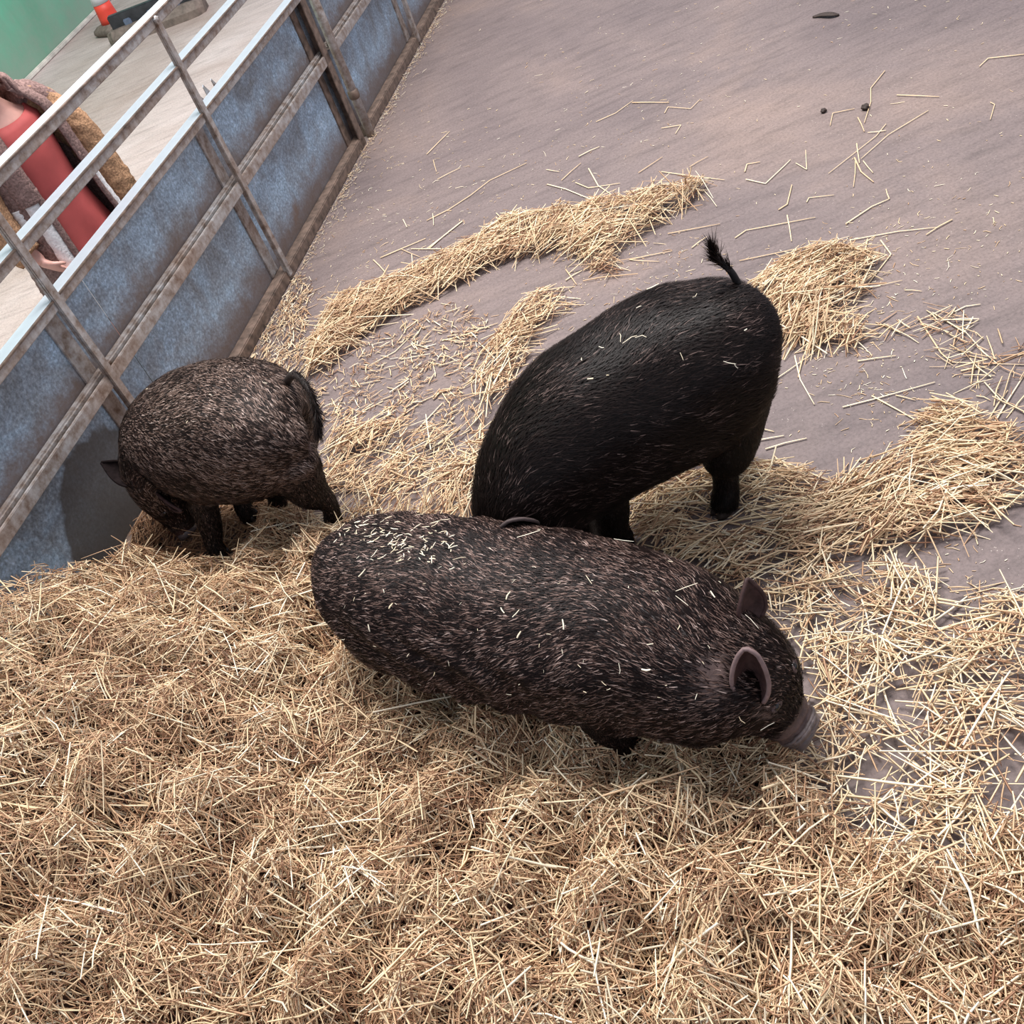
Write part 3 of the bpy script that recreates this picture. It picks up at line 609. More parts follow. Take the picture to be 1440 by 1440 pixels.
REG = [ # name, px outline, density, height, edge blur, patchiness, preferred image direction, spread, label
 ('straw_bed', [(-160, 905), (0, 850), (100, 838), (160, 825), (230, 802), (300, 800), (370, 765), (420, 735), (470, 740), (560, 800), (760, 880), (1000, 960), (1150, 1035), (1130, 1110), (1185, 1150), (1230, 1205), (1345, 1215), (1440, 1150), (1560, 1130), (1560, 1560), (900, 1620), (-60, 1660), (-500, 1300), (-600, 1000)], 1.0, .085, 3, 0, None, 1.0, 'deep loose golden straw bedding covering the foreground of the pen', 0),
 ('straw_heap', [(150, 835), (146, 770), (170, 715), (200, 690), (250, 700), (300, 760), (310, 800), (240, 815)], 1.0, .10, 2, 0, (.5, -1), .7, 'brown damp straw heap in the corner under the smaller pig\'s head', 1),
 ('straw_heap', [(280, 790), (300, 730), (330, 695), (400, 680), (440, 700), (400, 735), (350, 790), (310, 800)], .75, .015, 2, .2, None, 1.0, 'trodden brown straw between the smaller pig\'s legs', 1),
 ('straw_heap', [(330, 790), (380, 745), (440, 700), (470, 640), (450, 590), (560, 600), (690, 620), (680, 740), (560, 740), (470, 770), (400, 800)], .46, .03, 3, .6, (1, -.8), .8, 'loose trampled straw between the three pigs', 0),
 ('straw_heap', [(432, 530), (448, 478), (480, 428), (560, 398), (640, 362), (700, 322), (800, 302), (900, 286), (990, 262), (990, 272), (925, 318), (880, 345), (858, 372), (868, 402), (840, 378), (790, 350), (700, 372), (640, 405), (570, 438), (505, 478), (455, 528)], .74, .055, 1, .3, (1, -.5), .6, 'long curved windrow of pale straw sweeping across the concrete', 0),
 ('straw_heap', [(765, 402), (800, 428), (775, 470), (725, 520), (690, 585), (668, 650), (660, 600), (690, 480), (740, 432)], .62, .035, 2, .4, (1, -.9), .6, 'small straw heap tucked behind the black pig\'s back', 0),
 ('straw_heap', [(1065, 402), (1100, 370), (1170, 350), (1230, 365), (1215, 415), (1195, 445), (1225, 486), (1120, 486), (1080, 470)], .78, .045, 1, .2, (1, -.6), .5, 'compact pale straw heap right of the black pig\'s rump', 0),
 ('straw_heap', [(880, 700), (960, 650), (1060, 655), (1140, 672), (1150, 692), (1250, 655), (1320, 570), (1370, 585), (1470, 650), (1470, 690), (1300, 765), (1200, 785), (1100, 800), (1040, 830), (960, 795), (890, 755)], .64, .04, 3, .35, (1, -.25), .55, 'spread fan of straw around the black pig\'s hind hoof', 0),
 ('straw_heap', [(1040, 830), (1120, 790), (1260, 800), (1480, 860), (1600, 960), (1580, 1150), (1345, 1190), (1230, 1180), (1130, 1100), (1150, 1030), (1110, 900)], .44, .03, 3, .5, None, 1.0, 'thin trampled straw with concrete showing right of the front pig\'s snout', 0),
 ('straw_chaff', [(430, 545), (520, 480), (640, 425), (690, 450), (670, 520), (640, 620), (470, 640), (452, 590)], .27, .006, 3, .4, None, 1.0, 'short chaff scattered on concrete inside the curved windrow', 2),
 ('straw_chaff', [(345, 520), (395, 420), (410, 385), (440, 395), (432, 450), (425, 530), (400, 525)], .55, .008, 2, .3, (.5, -1), .6, 'fine chaff drifted along the foot of the fence', 2),
 ('straw_chaff', [(1225, 460), (1330, 430), (1470, 500), (1470, 600), (1400, 560), (1300, 500)], .10, .008, 3, .5, None, 1.0, 'sparse straw wisps at the right edge of the pen', 2),
]
MASK, HT = [], []
for k, (nm, poly, den, ht, bl, pat, pd, sp, lab, kind) in enumerate(REG):
    wp = [tuple(at(x, y, .0)[:2]) for x, y in poly]; m_ = blur((pip(wp, GX, GY) & pen).astype(float), bl)
    m_ = np.clip(m_ * 1.6 - .3 + .5 * n_vh * 4 * m_ * (1 - m_), 0, 1)
    h_ = ht * np.clip(blur(m_, 6) * 1.2, 0, 1) * (1 + .35 * n_hi + .25 * n_lo)
    if k == 0: # the bed is banked up against the fence at the left
        u_ = GX * TV[0] + GY * TV[1]; h_ = h_ + np.clip((1.80 - u_) * .87, 0, .4) * np.clip(1 - fence_d / .9, 0, 1) * blur(m_, 3) + .045 * np.clip(n_hi, -1, 1) * blur(m_, 6)
    patch = np.clip(1 - pat + pat * (n_hi * 1.6 + .45) * 1.6, .04, 1.0) if pat else 1
    MASK.append(m_ * den * patch); HT.append(np.maximum(h_, .002) * (m_ > 0))
MASK = np.array(MASK); WIN = MASK.argmax(0); DEN = MASK.max(0) * pen; HH = blur(np.max(HT, 0), 2)
for ft in (ffC, ffC + np.array([0, -.05, 0]), fhB, fhB + np.array([-.01, -.05, 0]), fhC, at(268, 775, 0)): HH = HH * (1 - .8 * np.exp(-((GX - ft[0]) ** 2 + (GY - ft[1]) ** 2) / .075 ** 2)); DEN = DEN * (1 - .85 * np.exp(-((GX - ft[0]) ** 2 + (GY - ft[1]) ** 2) / .06 ** 2))
GRX, GRY = np.gradient(HH, CELL)
# litter sheet under the deep bed, painted dark for shade between strands (only where it is thick)
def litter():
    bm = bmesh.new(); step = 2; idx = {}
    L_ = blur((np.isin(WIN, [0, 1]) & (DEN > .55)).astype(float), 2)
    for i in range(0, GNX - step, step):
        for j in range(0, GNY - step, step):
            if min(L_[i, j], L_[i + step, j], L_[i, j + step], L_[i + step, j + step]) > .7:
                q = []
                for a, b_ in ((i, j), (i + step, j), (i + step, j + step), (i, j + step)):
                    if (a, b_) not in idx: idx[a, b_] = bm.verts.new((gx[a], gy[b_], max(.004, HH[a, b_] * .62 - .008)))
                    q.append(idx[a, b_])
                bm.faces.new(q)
    return from_bm('gap_shade_litter', bm, M_litter_shade, smooth=True)
tag(litter(), 'litter sheet beneath the deep straw bedding, painted dark for the shade in its gaps', 'litter', kind='stuff')
BT, BRW, FINE = [], [], []
def strew(per_m2, l0, l1, w0_, w1_, t0, t1, tilt, seed, topbias=.6, heap=1.0):
    r = np.random.default_rng(seed); n = int(per_m2 * GNX * GNY * CELL * CELL)
    X = r.uniform(GX0, GX0 + GNX * CELL, n); Y = r.uniform(GY0, GY0 + GNY * CELL, n)
    wi = WIN[np.clip(((X - GX0) / CELL).astype(int), 0, GNX - 1), np.clip(((Y - GY0) / CELL).astype(int), 0, GNY - 1)]; pr = grid(DEN, X, Y) * np.where((wi >= 2) & (wi <= 8), heap, 1.0) * (1 / max(1.0, heap)); ok = r.random(n) < pr; X, Y = X[ok], Y[ok]
    px = to_px(np.stack([X, Y, np.full(len(X), .05)], 1)); ok = (px[:, 0] > -150) & (px[:, 0] < 1600) & (px[:, 1] < 1600) & (px[:, 1] > -60); X, Y = X[ok], Y[ok]
    n = len(X); reg = WIN[np.clip(((X - GX0) / CELL).astype(int), 0, GNX - 1), np.clip(((Y - GY0) / CELL).astype(int), 0, GNY - 1)]
    h = grid(HH, X, Y); z = h * (1 - (r.random(n) ** (1 / (1 - topbias) * .8 if topbias < 1 else 1)) * .55) + .0025 + r.exponential(.005, n) * (h > .02)
    P2 = np.stack([X, Y, X * 0], 1); az = wavy(P2, 1.4, 77, 2) * 2.2 + r.normal(0, 1.1, n); L = r.uniform(0, 1, n) ** 1.4 * (l1 - l0) + l0
    for k, rg in enumerate(REG):
        if rg[6] is None: continue
        s_ = reg == k; c = np.mean(rg[1], 0); a0 = at(*c, 0); a1 = at(c[0] + rg[6][0] * 20, c[1] + rg[6][1] * 20, 0); base = math.atan2(a1[1] - a0[1], a1[0] - a0[0])
        az[s_] = base + wavy(P2[s_], 2.0, 78, 2) * .5 + r.normal(0, rg[7], s_.sum())
    L[np.isin(reg, [9, 10])] *= .36; L = L * np.where(np.isin(reg, [2, 3, 5, 8]), .85, 1)
    dx, dy = np.cos(az), np.sin(az); dz = grid(GRX, X, Y) * dx + grid(GRY, X, Y) * dy + r.normal(0, tilt, n) * np.clip(h / .04, .15, 1)
    up = (reg == 3) * (px[ok][:, 1] > 690) * np.abs(r.normal(0, .5, n)); dz = dz + up
    D = np.stack([dx, dy, dz], 1); D /= np.linalg.norm(D, axis=1, keepdims=True)
    z = np.maximum(z, np.abs(D[:, 2]) * L * .5 * .8 + .002)
    # keep ends on the pen side of the fence
    fd = DF - (X * NV[0] + Y * NV[1]); k_ = np.abs(D @ NV) * L * .5 < fd - .004
    tn = np.clip(r.beta(1.6, 1.4, n) * (t1 - t0) + t0 + wavy(P2, 3, 79, 2) * .06 - (reg == 1) * .1 - ((reg >= 2) & (reg <= 7)) * .07, 0, 1)
    W = r.uniform(w0_, w1_, n); U = np.tile([0, 0, 1.], (n, 1)) + r.normal(0, .35, (n, 3))
    return [a[k_] for a in (np.stack([X, Y, z], 1), D, U, L, W, tn, reg)]
sets = [(strew(14000, .022, .075, .0014, .0032, .0, .74, .26, 1, heap=.3), .10), (strew(7000, .05, .14, .0028, .0052, .20, .97, .20, 2, .3, heap=1.0), .07), (strew(3000, .10, .25, .0036, .0066, .5, .97, .09, 3, .1, heap=4.0), .05)]
allreg = {}
for (C_, D_, U_, L_, W_, T_, R_), bend in sets:
    for k in range(len(REG)):
        s_ = R_ == k
        if s_.sum(): allreg.setdefault(k, []).append((C_[s_], D_[s_], U_[s_], L_[s_], W_[s_], T_[s_], np.full(s_.sum(), bend)))
for k, parts in allreg.items():
    C_, D_, U_, L_, W_, T_, B_ = [np.concatenate(x) for x in zip(*parts)]
    me = strand_mesh(REG[k][0], C_, D_, U_, L_, W_, T_, B_, r=np.random.default_rng(100 + k))
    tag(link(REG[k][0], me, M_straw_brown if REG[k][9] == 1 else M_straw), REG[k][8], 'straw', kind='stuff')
# crumbs of chaff over the open concrete
r = np.random.default_rng(5); n = 13000; px = np.stack([r.uniform(380, 1460, n), r.uniform(-10, 900, n)], 1)
pr = np.interp(px[:, 1], [0, 150, 300, 500], [.10, .25, .6, 1]) * np.where(px[:, 0] > 1250, .5, 1) * np.clip(.55 + 1.1 * wavy(np.stack([px[:, 0], px[:, 1], px[:, 0] * 0], 1) / 400, 1.2, 6, 2), .05, 1)
px = px[r.random(n) < pr]; P_ = np.array([at(x, y, .002) for x, y in px]); fd = DF - P_ @ NV; P_ = P_[fd > .03]; n = len(P_); az = r.uniform(0, 6.28, n)
me = strand_mesh('chaff_crumbs', P_, np.stack([np.cos(az), np.sin(az), r.normal(0, .05, n)], 1), np.tile([0, 0, 1.], (n, 1)), np.minimum(r.exponential(.009, n) + .004, .05), r.uniform(.0014, .0036, n), r.uniform(.4, 1, n), .2)
tag(link('chaff_crumbs', me, M_straw), 'tiny pale chaff crumbs scattered over the open concrete', 'chaff', kind='stuff')
# chaff swept against the bottom rails
n = 900; u = r.uniform(2.9, 6.5, n); o_ = -np.abs(r.exponential(.022, n)) - .012; P_ = np.array([fp(a, b_, .004 + r.random() * .006) for a, b_ in zip(u, o_)]); az = math.atan2(TV[1], TV[0]) + r.normal(0, .7, n)
me = strand_mesh('chaff_crumbs', P_, np.stack([np.cos(az), np.sin(az), r.normal(0, .1, n)], 1), np.tile([0, 0, 1.], (n, 1)), np.minimum(r.exponential(.014, n) + .006, .05), r.uniform(.0012, .003, n), r.uniform(.4, 1, n), .2)
tag(link('chaff_crumbs', me, M_straw), 'narrow line of chaff along the bottom rails of the far gate', 'chaff', kind='stuff')
# single stalks on the bare concrete
def stalks(ox, oy, sc_, lines, label, group):
    for ln in lines:
        W = np.array([at(ox + x / sc_, oy + y / sc_, .0045) for x, y in ln])
        if len(W) == 2: W = np.vstack([W[0], (W[0] + W[1]) / 2 + np.array([random.uniform(-.003, .003), random.uniform(-.003, .003), .001]), W[1]])
        c = W.mean(0); c[2] = 0; m_ = len(W); t_ = np.sort(np.concatenate([np.arange(m_), np.arange(1, m_ - 1) - .06, np.arange(1, m_ - 1) + .06, np.arange(m_ - 1) + .5])); Q = np.stack([np.interp(t_, np.arange(m_), (W - c)[:, a_]) for a_ in range(3)], 1); k = len(Q); r0 = random.uniform(.0016, .0028)
        bm = bmesh.new(); loft(bm, tube_rings(Q, np.stack([np.linspace(r0, r0 * .7, k), np.linspace(r0, r0 * .7, k) * .7], 1), 6))
        bmesh.ops.recalc_face_normals(bm, faces=bm.faces); me = bpy.data.meshes.new('straw_stalk'); bm.to_mesh(me); bm.free()
        a = me.attributes.new('tone', 'FLOAT', 'POINT'); a.data.foreach_set('value', np.full(len(me.vertices), random.uniform(.55, .86), np.float32))
        o = link('straw_stalk', me, M_straw, smooth=True); o.location = c
        q0, q1, qm = to_px(W[0]), to_px(W[-1]), to_px(c); ln_ = np.hypot(*(q1 - q0)); tot = sum(np.hypot(*(to_px(b2) - to_px(a2))) for a2, b2 in zip(W[:-1], W[1:]))
        sh = f"{'long' if tot > 75 else 'middling' if tot > 48 else 'short' if tot > 28 else 'tiny'} {'straight' if ln_ > .985 * tot else 'gently bent' if ln_ > .93 * tot else 'kinked'}"
        k_ = min(range(len(MARKS)), key=lambda q: np.hypot(*(qm - np.array(MARKS[q][0])))); dv = qm - np.array(MARKS[k_][0]); dd_ = np.hypot(*dv)
        an = math.degrees(math.atan2(-dv[1], dv[0])) % 360; way = ['right of', 'above right of', 'above', 'above left of', 'left of', 'below left of', 'below', 'below right of'][int((an + 22.5) // 45) % 8]
        STALKS.append((o, f"{sh} straw stalk {way} the {MARKS[k_][1]}", dd_, group))
STALKS = []
MARKS = [((1158, 157), 'left dark dropping'), ((1217, 157), 'right dark dropping'), ((1160, 23), 'dark scrap'), ((1003, 345), "black pig's tail"), ((1150, 420), 'compact straw heap'), ((985, 272), "windrow's right tip"), ((790, 325), "windrow's crown"), ((600, 400), "windrow's middle"), ((440, 520), "windrow's left foot"), ((1020, 712), 'hind hoof'), ((1340, 600), "straw fan's crest"), ((1145, 1035), "front pig's snout"), ((520, 190), 'hinge tube foot'), ((740, 470), "heap at the black pig's back"), ((1395, 150), 'far right rim of the floor'), ((1420, 480), 'wisps at the right edge')]
stalks(1000, 0, 3.273, [[(800, 325), (735, 405), (735, 470), (705, 565)], [(855, 437), (1050, 445)], [(1000, 508), (815, 620), (690, 730)], [(805, 570), (760, 625), (540, 798)], [(805, 600), (720, 610)], [(660, 500), (560, 520), (548, 578)], [(670, 660), (683, 750)],
 [(660, 725), (690, 790), (748, 838)], [(664, 740), (655, 860)], [(700, 740), (745, 795)], [(675, 540), (705, 605)], [(1285, 470), (1305, 480), (1285, 550)], [(1440, 250), (1275, 268), (1235, 305)], [(30, 0), (60, 0)][:0] or [(820, 915), (805, 870)]],
 'pale straw stalk lying on bare concrete in the far right of the pen', 'stalks on the far bare concrete')
stalks(1000, 0, 3.273, [[(620, 1030), (740, 950), (820, 915)], [(440, 930), (450, 910), (565, 897)], [(160, 825), (250, 845), (340, 760), (365, 735)], [(155, 790), (165, 755), (225, 745)], [(310, 965), (350, 940), (372, 850)], [(640, 1105), (860, 1065), (1050, 1045)], [(640, 1100), (655, 1180)],
 [(720, 1100), (690, 1230)], [(780, 1105), (828, 1170), (715, 1315)], [(110, 1095), (160, 1060), (480, 1000)], [(350, 990), (370, 1110)], [(390, 750), (440, 780), (435, 690)], [(1110, 1010), (990, 1080)], [(685, 1335), (880, 1290)], [(130, 1200), (370, 1150), (465, 1135), (480, 1165)], [(330, 1215), (440, 1168)], [(890, 1335), (970, 1340)], [(1120, 1435), (1170, 1410), (1240, 1400)]],
 'pale straw stalk scattered around the compact heap right of the black pig', 'stalks around the compact heap')
stalks(600, 0, 3.273, [[(555, 848), (640, 870), (750, 915), (820, 950), (915, 1005)], [(780, 560), (870, 520), (950, 462)], [(945, 472), (1115, 472)], [(1095, 520), (1110, 492), (1215, 500), (1260, 455)], [(1080, 590), (1170, 575), (1145, 615)], [(0, 1015), (100, 965), (200, 900), (290, 830), (460, 750)], [(1080, 790), (1370, 828)],
 [(745, 775), (790, 855), (850, 895)], [(685, 840), (745, 865), (890, 843)], [(0, 1145), (165, 1018)], [(0, 710), (105, 605)], [(1210, 768), (1295, 720)], [(975, 795), (1085, 722)], [(930, 1195), (1070, 1203)], [(935, 1195), (1130, 1155)], [(1110, 1075), (1350, 1030)], [(1220, 1140), (1290, 1090)], [(1045, 825), (1030, 915)], [(1270, 870), (1335, 950)], [(640, 1240), (690, 1310)], [(640, 1290), (715, 1245)], [(550, 780), (610, 790)], [(620, 830), (710, 750)], [(700, 720), (795, 675)], [(50, 825), (155, 772)], [(30, 735), (45, 790)],
 [(320, 980), (345, 1005), (560, 1018)], [(740, 930), (765, 970), (760, 1000)], [(320, 1000), (410, 1080), (400, 1030)]],
 'pale straw stalk lying on concrete beyond the curved windrow', 'stalks beyond the curved windrow')
stalks(400, 300, 3.6, [[(485, 225), (590, 180), (715, 127)], [(590, 180), (685, 220)], [(450, 235), (512, 300)], [(640, 180), (830, 180), (1080, 90)], [(730, 180), (900, 38)], [(750, 0), (755, 60)], [(430, 770), (560, 700), (640, 620)], [(590, 740), (755, 708)], [(560, 1050), (700, 950), (860, 875)], [(660, 1110), (800, 960)], [(530, 980), (525, 1090)], [(500, 1200), (580, 1060)], [(260, 1090), (420, 990), (500, 950)], [(600, 30), (620, 70)], [(410, 375), (455, 415)], [(900, 620), (1080, 555)], [(800, 640), (960, 650)]],
 'pale straw stalk lying on concrete inside the curved windrow', 'stalks near the curved windrow')
stalks(1000, 500, 3.273, [[(605, 237), (750, 200), (1030, 122)], [(385, 0), (410, 110), (475, 225)], [(425, 0), (400, 100)], [(280, 120), (445, 5)], [(1070, 0), (1110, 30), (1440, 42)], [(740, 185), (860, 250), (1000, 330)], [(1300, 315), (1440, 90)], [(1280, 290), (1365, 160)], [(1335, 305), (1380, 460), (1440, 530)], [(1150, 70), (1270, 50)], [(675, 25), (850, 0)], [(500, 600), (880, 470), (1190, 400)],
 [(250, 430), (440, 380)], [(215, 390), (335, 368)], [(690, 1115), (880, 1045)], [(750, 1045), (850, 1110)], [(1070, 720), (1440, 655)], [(1270, 545), (1440, 590)], [(220, 335), (290, 350)], [(1220, 185), (1285, 205)], [(850, 182), (940, 205)], [(950, -180), (1060, -10), (1110, 30)]],
 'pale straw stalk lying on concrete at the right behind the hind hoof', 'stalks at the right of the pen')

by = {}
for q_ in STALKS: by.setdefault(q_[1], []).append(q_)
for lab, L_ in by.items():
    L_.sort(key=lambda q: q[2])
    for k, (o, _, dd_, g_) in enumerate(L_):
        tag(o, lab + ('' if len(L_) == 1 else ', ' + ['the nearest to it', 'the next farther out', 'third outward from it', 'fourth outward from it', 'fifth outward from it'][min(k, 4)]), 'straw', g_)
# ------------------------------------------------------------------ droppings and scraps
M_dung = plain('dung', (.035, .020, .014), .7, 0, 120, .4, .5)
for (x, y, rr, lab) in ((1158.5, 158, .011, 'small dark dropping on concrete, the left one of two'), (1217, 154, .014, 'small dark dropping beside a bent straw stalk, the right one of two')):
    bm = bmesh.new(); bmesh.ops.create_icosphere(bm, subdivisions=3, radius=rr)
    for v in bm.verts: v.co *= 1 + .22 * math.sin(v.co.x * 400 + v.co.y * 230) * math.cos(v.co.z * 300); v.co.z *= .75
    o = from_bm('dropping', bm, M_dung, smooth=True); p_ = at(x, y, 0); o.location = (p_[0], p_[1], rr * .7); tag(o, lab, 'dropping', 'dark droppings')
a_, b_ = at(1143, 24, .003), at(1180, 21, .003); c = (a_ + b_) / 2; c[2] = 0; bm = bmesh.new(); Q = resample([a_ - c, (a_ * .6 + b_ * .4) - c + np.array([0, .008, .006]), (a_ * .3 + b_ * .7) - c + np.array([0, -.01, .009]), b_ - c], 14)
loft(bm, tube_rings(Q, np.stack([.018 * np.sin(np.linspace(.25, 2.9, 14)) + .002, np.full(14, .004)], 1), 8)); o = from_bm('leaf_scrap', bm, M_dung, smooth=True); o.location = c; tag(o, 'dark shrivelled scrap lying alone at the far end of the pen', 'scrap')

# ------------------------------------------------------------------ straw bits on the pigs
r = random.Random(3); L_ = []
for k in range(115): # the cluster on the rump of pig A
    a = r.gauss(0, 1); b_ = r.gauss(0, 1); L_.append((552 + a * 44 + b_ * 8, 762 + b_ * 16 + a * 4, r.uniform(-1.6, 1.4), r.uniform(.005, .022), r.uniform(.0016, .0046)))
for x, y, ang, l, w_ in ((515, 809, -.8, .022, .005), (555, 853, -.9, .014, .006), (612, 792, .3, .014, .006), (735, 893, -1.0, .015, .006), (719, 841, -1.2, .018, .005), (711, 861, .9, .014, .004), (796, 881, 1.3, .02, .005), (909, 940, 0, .016, .007), (525, 880, 1.4, .016, .005), (745, 760, -.6, .05, .003), (874, 938, 1.5, .02, .002),
                   (830, 822, 1.1, .025, .002), (998, 843, 1.4, .016, .005), (876, 770, .5, .04, .002), (650, 792, .1, .03, .002), (640, 805, -.2, .012, .004), (730, 865, -.8, .02, .003), (1040, 1005, .9, .02, .002), (1072, 1013, -.3, .03, .0025), (1058, 944, .9, .012, .003), (963, 833, -.6, .05, .0024), (957, 851, .9, .03, .002), (900, 768, .7, .05, .002), (1050, 880, 1.0, .035, .0022)):
    L_.append((x, y, ang, l, w_))
for k in range(60): L_.append((r.uniform(480, 1050), r.uniform(740, 980), r.uniform(0, 3.1), r.uniform(.004, .012), r.uniform(.001, .0025)))
flecks(A, L_, 'pale straw bits scattered over the back of the large grizzled front pig')
L_ = [(921, 412, -.5, .030, .007), (875, 482, 1.35, .026, .0022), (888, 484, -.45, .035, .003), (903, 481, .2, .025, .003), (832, 537, .0, .013, .007), (955, 393, 1.2, .02, .002), (959, 396, .3, .018, .002), (849, 495, .6, .014, .003), (958, 504, 1.2, .018, .002), (1022, 510, .2, .028, .002), (1030, 514, .8, .014, .002), (856, 532, 0, .006, .003), (821, 512, 1.3, .008, .003), (901, 440, -.3, .012, .003), (1044, 467, -.6, .008, .003), (978, 424, -1.1, .016, .002)]
flecks(B, L_, 'few pale straw bits lying on the black pig\'s back')
flecks(Cc, [(213, 552, .2, .007, .004), (269, 595, -.8, .008, .004), (300, 560, .5, .01, .002), (330, 600, 1.2, .01, .002), (373, 544, .1, .012, .003)], 'few tiny straw bits on the brown grizzled pig\'s back')

# ------------------------------------------------------------------ traffic cone and barrier foot beyond the gate
M_conered = plain('cone_red', (.75, .06, .035), .5, 0, 8, .1, 0); M_conewhite = plain('cone_white', (.78, .74, .76), .5, 0, 8, .06, 0); M_rubber = plain('grimy_rubber', (.16, .12, .10), .8, 0, 25, .35, .3); M_black = plain('black_plastic', (.03, .03, .035), .5, 0, 20, .4, .2)
c = at(163, 42, 0); t = empty('traffic_cone', c, math.radians(38)); tag(t, 'red and white traffic cone standing by the green wall', 'cone')
bm = bmesh.new()
def sq(h_, z, n=28, e=.35): return [(h_ * math.copysign(abs(math.cos(a)) ** e, math.cos(a)), h_ * math.copysign(abs(math.sin(a)) ** e, math.sin(a)), z) for a in np.linspace(0, 6.2832, n, endpoint=False)]
loft(bm, [sq(.125, 0), sq(.14, .02), sq(.135, .045), sq(.105, .065), sq(.085, .07, e=.8)]); from_bm('cone_base', bm, M_rubber, t, True)
rad = lambda z: .083 - (z - .05) * .093
for nm, z0, z1, mm in (('red_band', .06, .215, M_conered), ('reflective_sleeve', .215, .42, M_conewhite), ('red_band', .42, .72, M_conered)):
    bm = bmesh.new(); e = .002 if nm[0] == 'r' and 'sleeve' in nm else 0
    loft(bm, [[((rad(z) + e) * math.cos(a), (rad(z) + e) * math.sin(a), z) for a in np.linspace(0, 6.2832, 32, endpoint=False)] for z in np.linspace(z0, z1, 4)]); from_bm(nm, bm, mm, t, True)
p0, p1 = at(160, 62, 0), at(292, 12, 0); d_ = p1 - p0; Lb = np.linalg.norm(d_); t = empty('barrier_foot', p0, math.atan2(d_[1], d_[0])); tag(t, 'long dark rubber barrier foot with black board, beside the cone', 'barrier')
for x0, x1 in ((0, .42), (Lb - .62, Lb)):
    bm = bmesh.new(); rings = []
    for x, k in ((x0, .5), (x0 + .05, .9), (x0 + .12, 1), (x1 - .12, 1), (x1 - .05, .9), (x1, .5)):
        rings.append([(x, y * k, z * (k * .4 + .6)) for y, z in ((-.13, 0), (-.125, .05), (-.08, .10), (.08, .10), (.125, .05), (.13, 0))])
    loft(bm, rings); from_bm('rubber_block', bm, M_rubber, t)
bm = bmesh.new(); box(bm, .06, Lb - .06, -.03, .03, .09, .19, .008); from_bm('board', bm, M_black, t)
for k in range(3):
    bm = bmesh.new(); x = .2 + k * (Lb - .4) / 2; box(bm, x - .03, x + .03, -.045, .045, .05, .14, .006); from_bm('bracket', bm, plain('blue_grey_plastic', (.12, .15, .22), .5) if k == 0 else bpy.data.materials['blue_grey_plastic'], t)

# ------------------------------------------------------------------ the child in the fleece coat beyond the gate
prz = math.atan2(-TV[1], -TV[0]); pr0 = fp(2.915, .42, 0); per = empty('person', pr0, prz - math.radians(13))
tag(per, 'person in a brown fleece coat over a red dress, standing behind the fence', 'person')
M_skin = plain('skin', (.62, .33, .27), .5, 0, 30, .08, .05); M_red = plain('red_cotton', (.44, .075, .07), .75, 0, 14, .12, .1); M_fm = plain('mauve_brown_fleece', (.235, .15, .135), .95, 0, 130, .45, 1.0, .1); M_ft = plain('tan_fleece', (.42, .24, .14), .95, 0, 130, .45, 1.0, .1); M_fw = plain('white_fleece', (.80, .76, .76), .95, 0, 110, .15, .8, .1)
M_hair = plain('brown_hair', (.07, .035, .02), .5, 0, 90, .4, .3); M_shoe = plain('dark_boots', (.05, .035, .03), .6); M_lip = plain('lips', (.5, .16, .15), .5)
def ell(bm, c, rx, ry, rz_, n=20, k=14):
    bmesh.ops.create_uvsphere(bm, u_segments=n, v_segments=k, radius=1, matrix=Matrix.Translation(c) @ Matrix.Diagonal((rx, ry, rz_, 1)))
bm = bmesh.new()
def oval(cx, cy, z, a, b_, n=24): return [(cx + a * math.cos(t_), cy + b_ * math.sin(t_), z) for t_ in np.linspace(0, 6.2832, n, endpoint=False)]
loft(bm, [oval(0, -.005, z, a, b_) for z, a, b_ in ((.58, .115, .085), (.64, .125, .092), (.74, .105, .08), (.86, .115, .088), (.96, .130, .088), (1.02, .125, .075), (1.055, .075, .055), (1.09, .046, .046), (1.14, .044, .046))])
ell(bm, (0, .012, 1.225), .073, .088, .105); ell(bm, (0, .04, 1.175), .052, .05, .05); ell(bm, (0, .105, 1.215), .011, .016, .018); ell(bm, (0, .094, 1.235), .008, .012, .03)
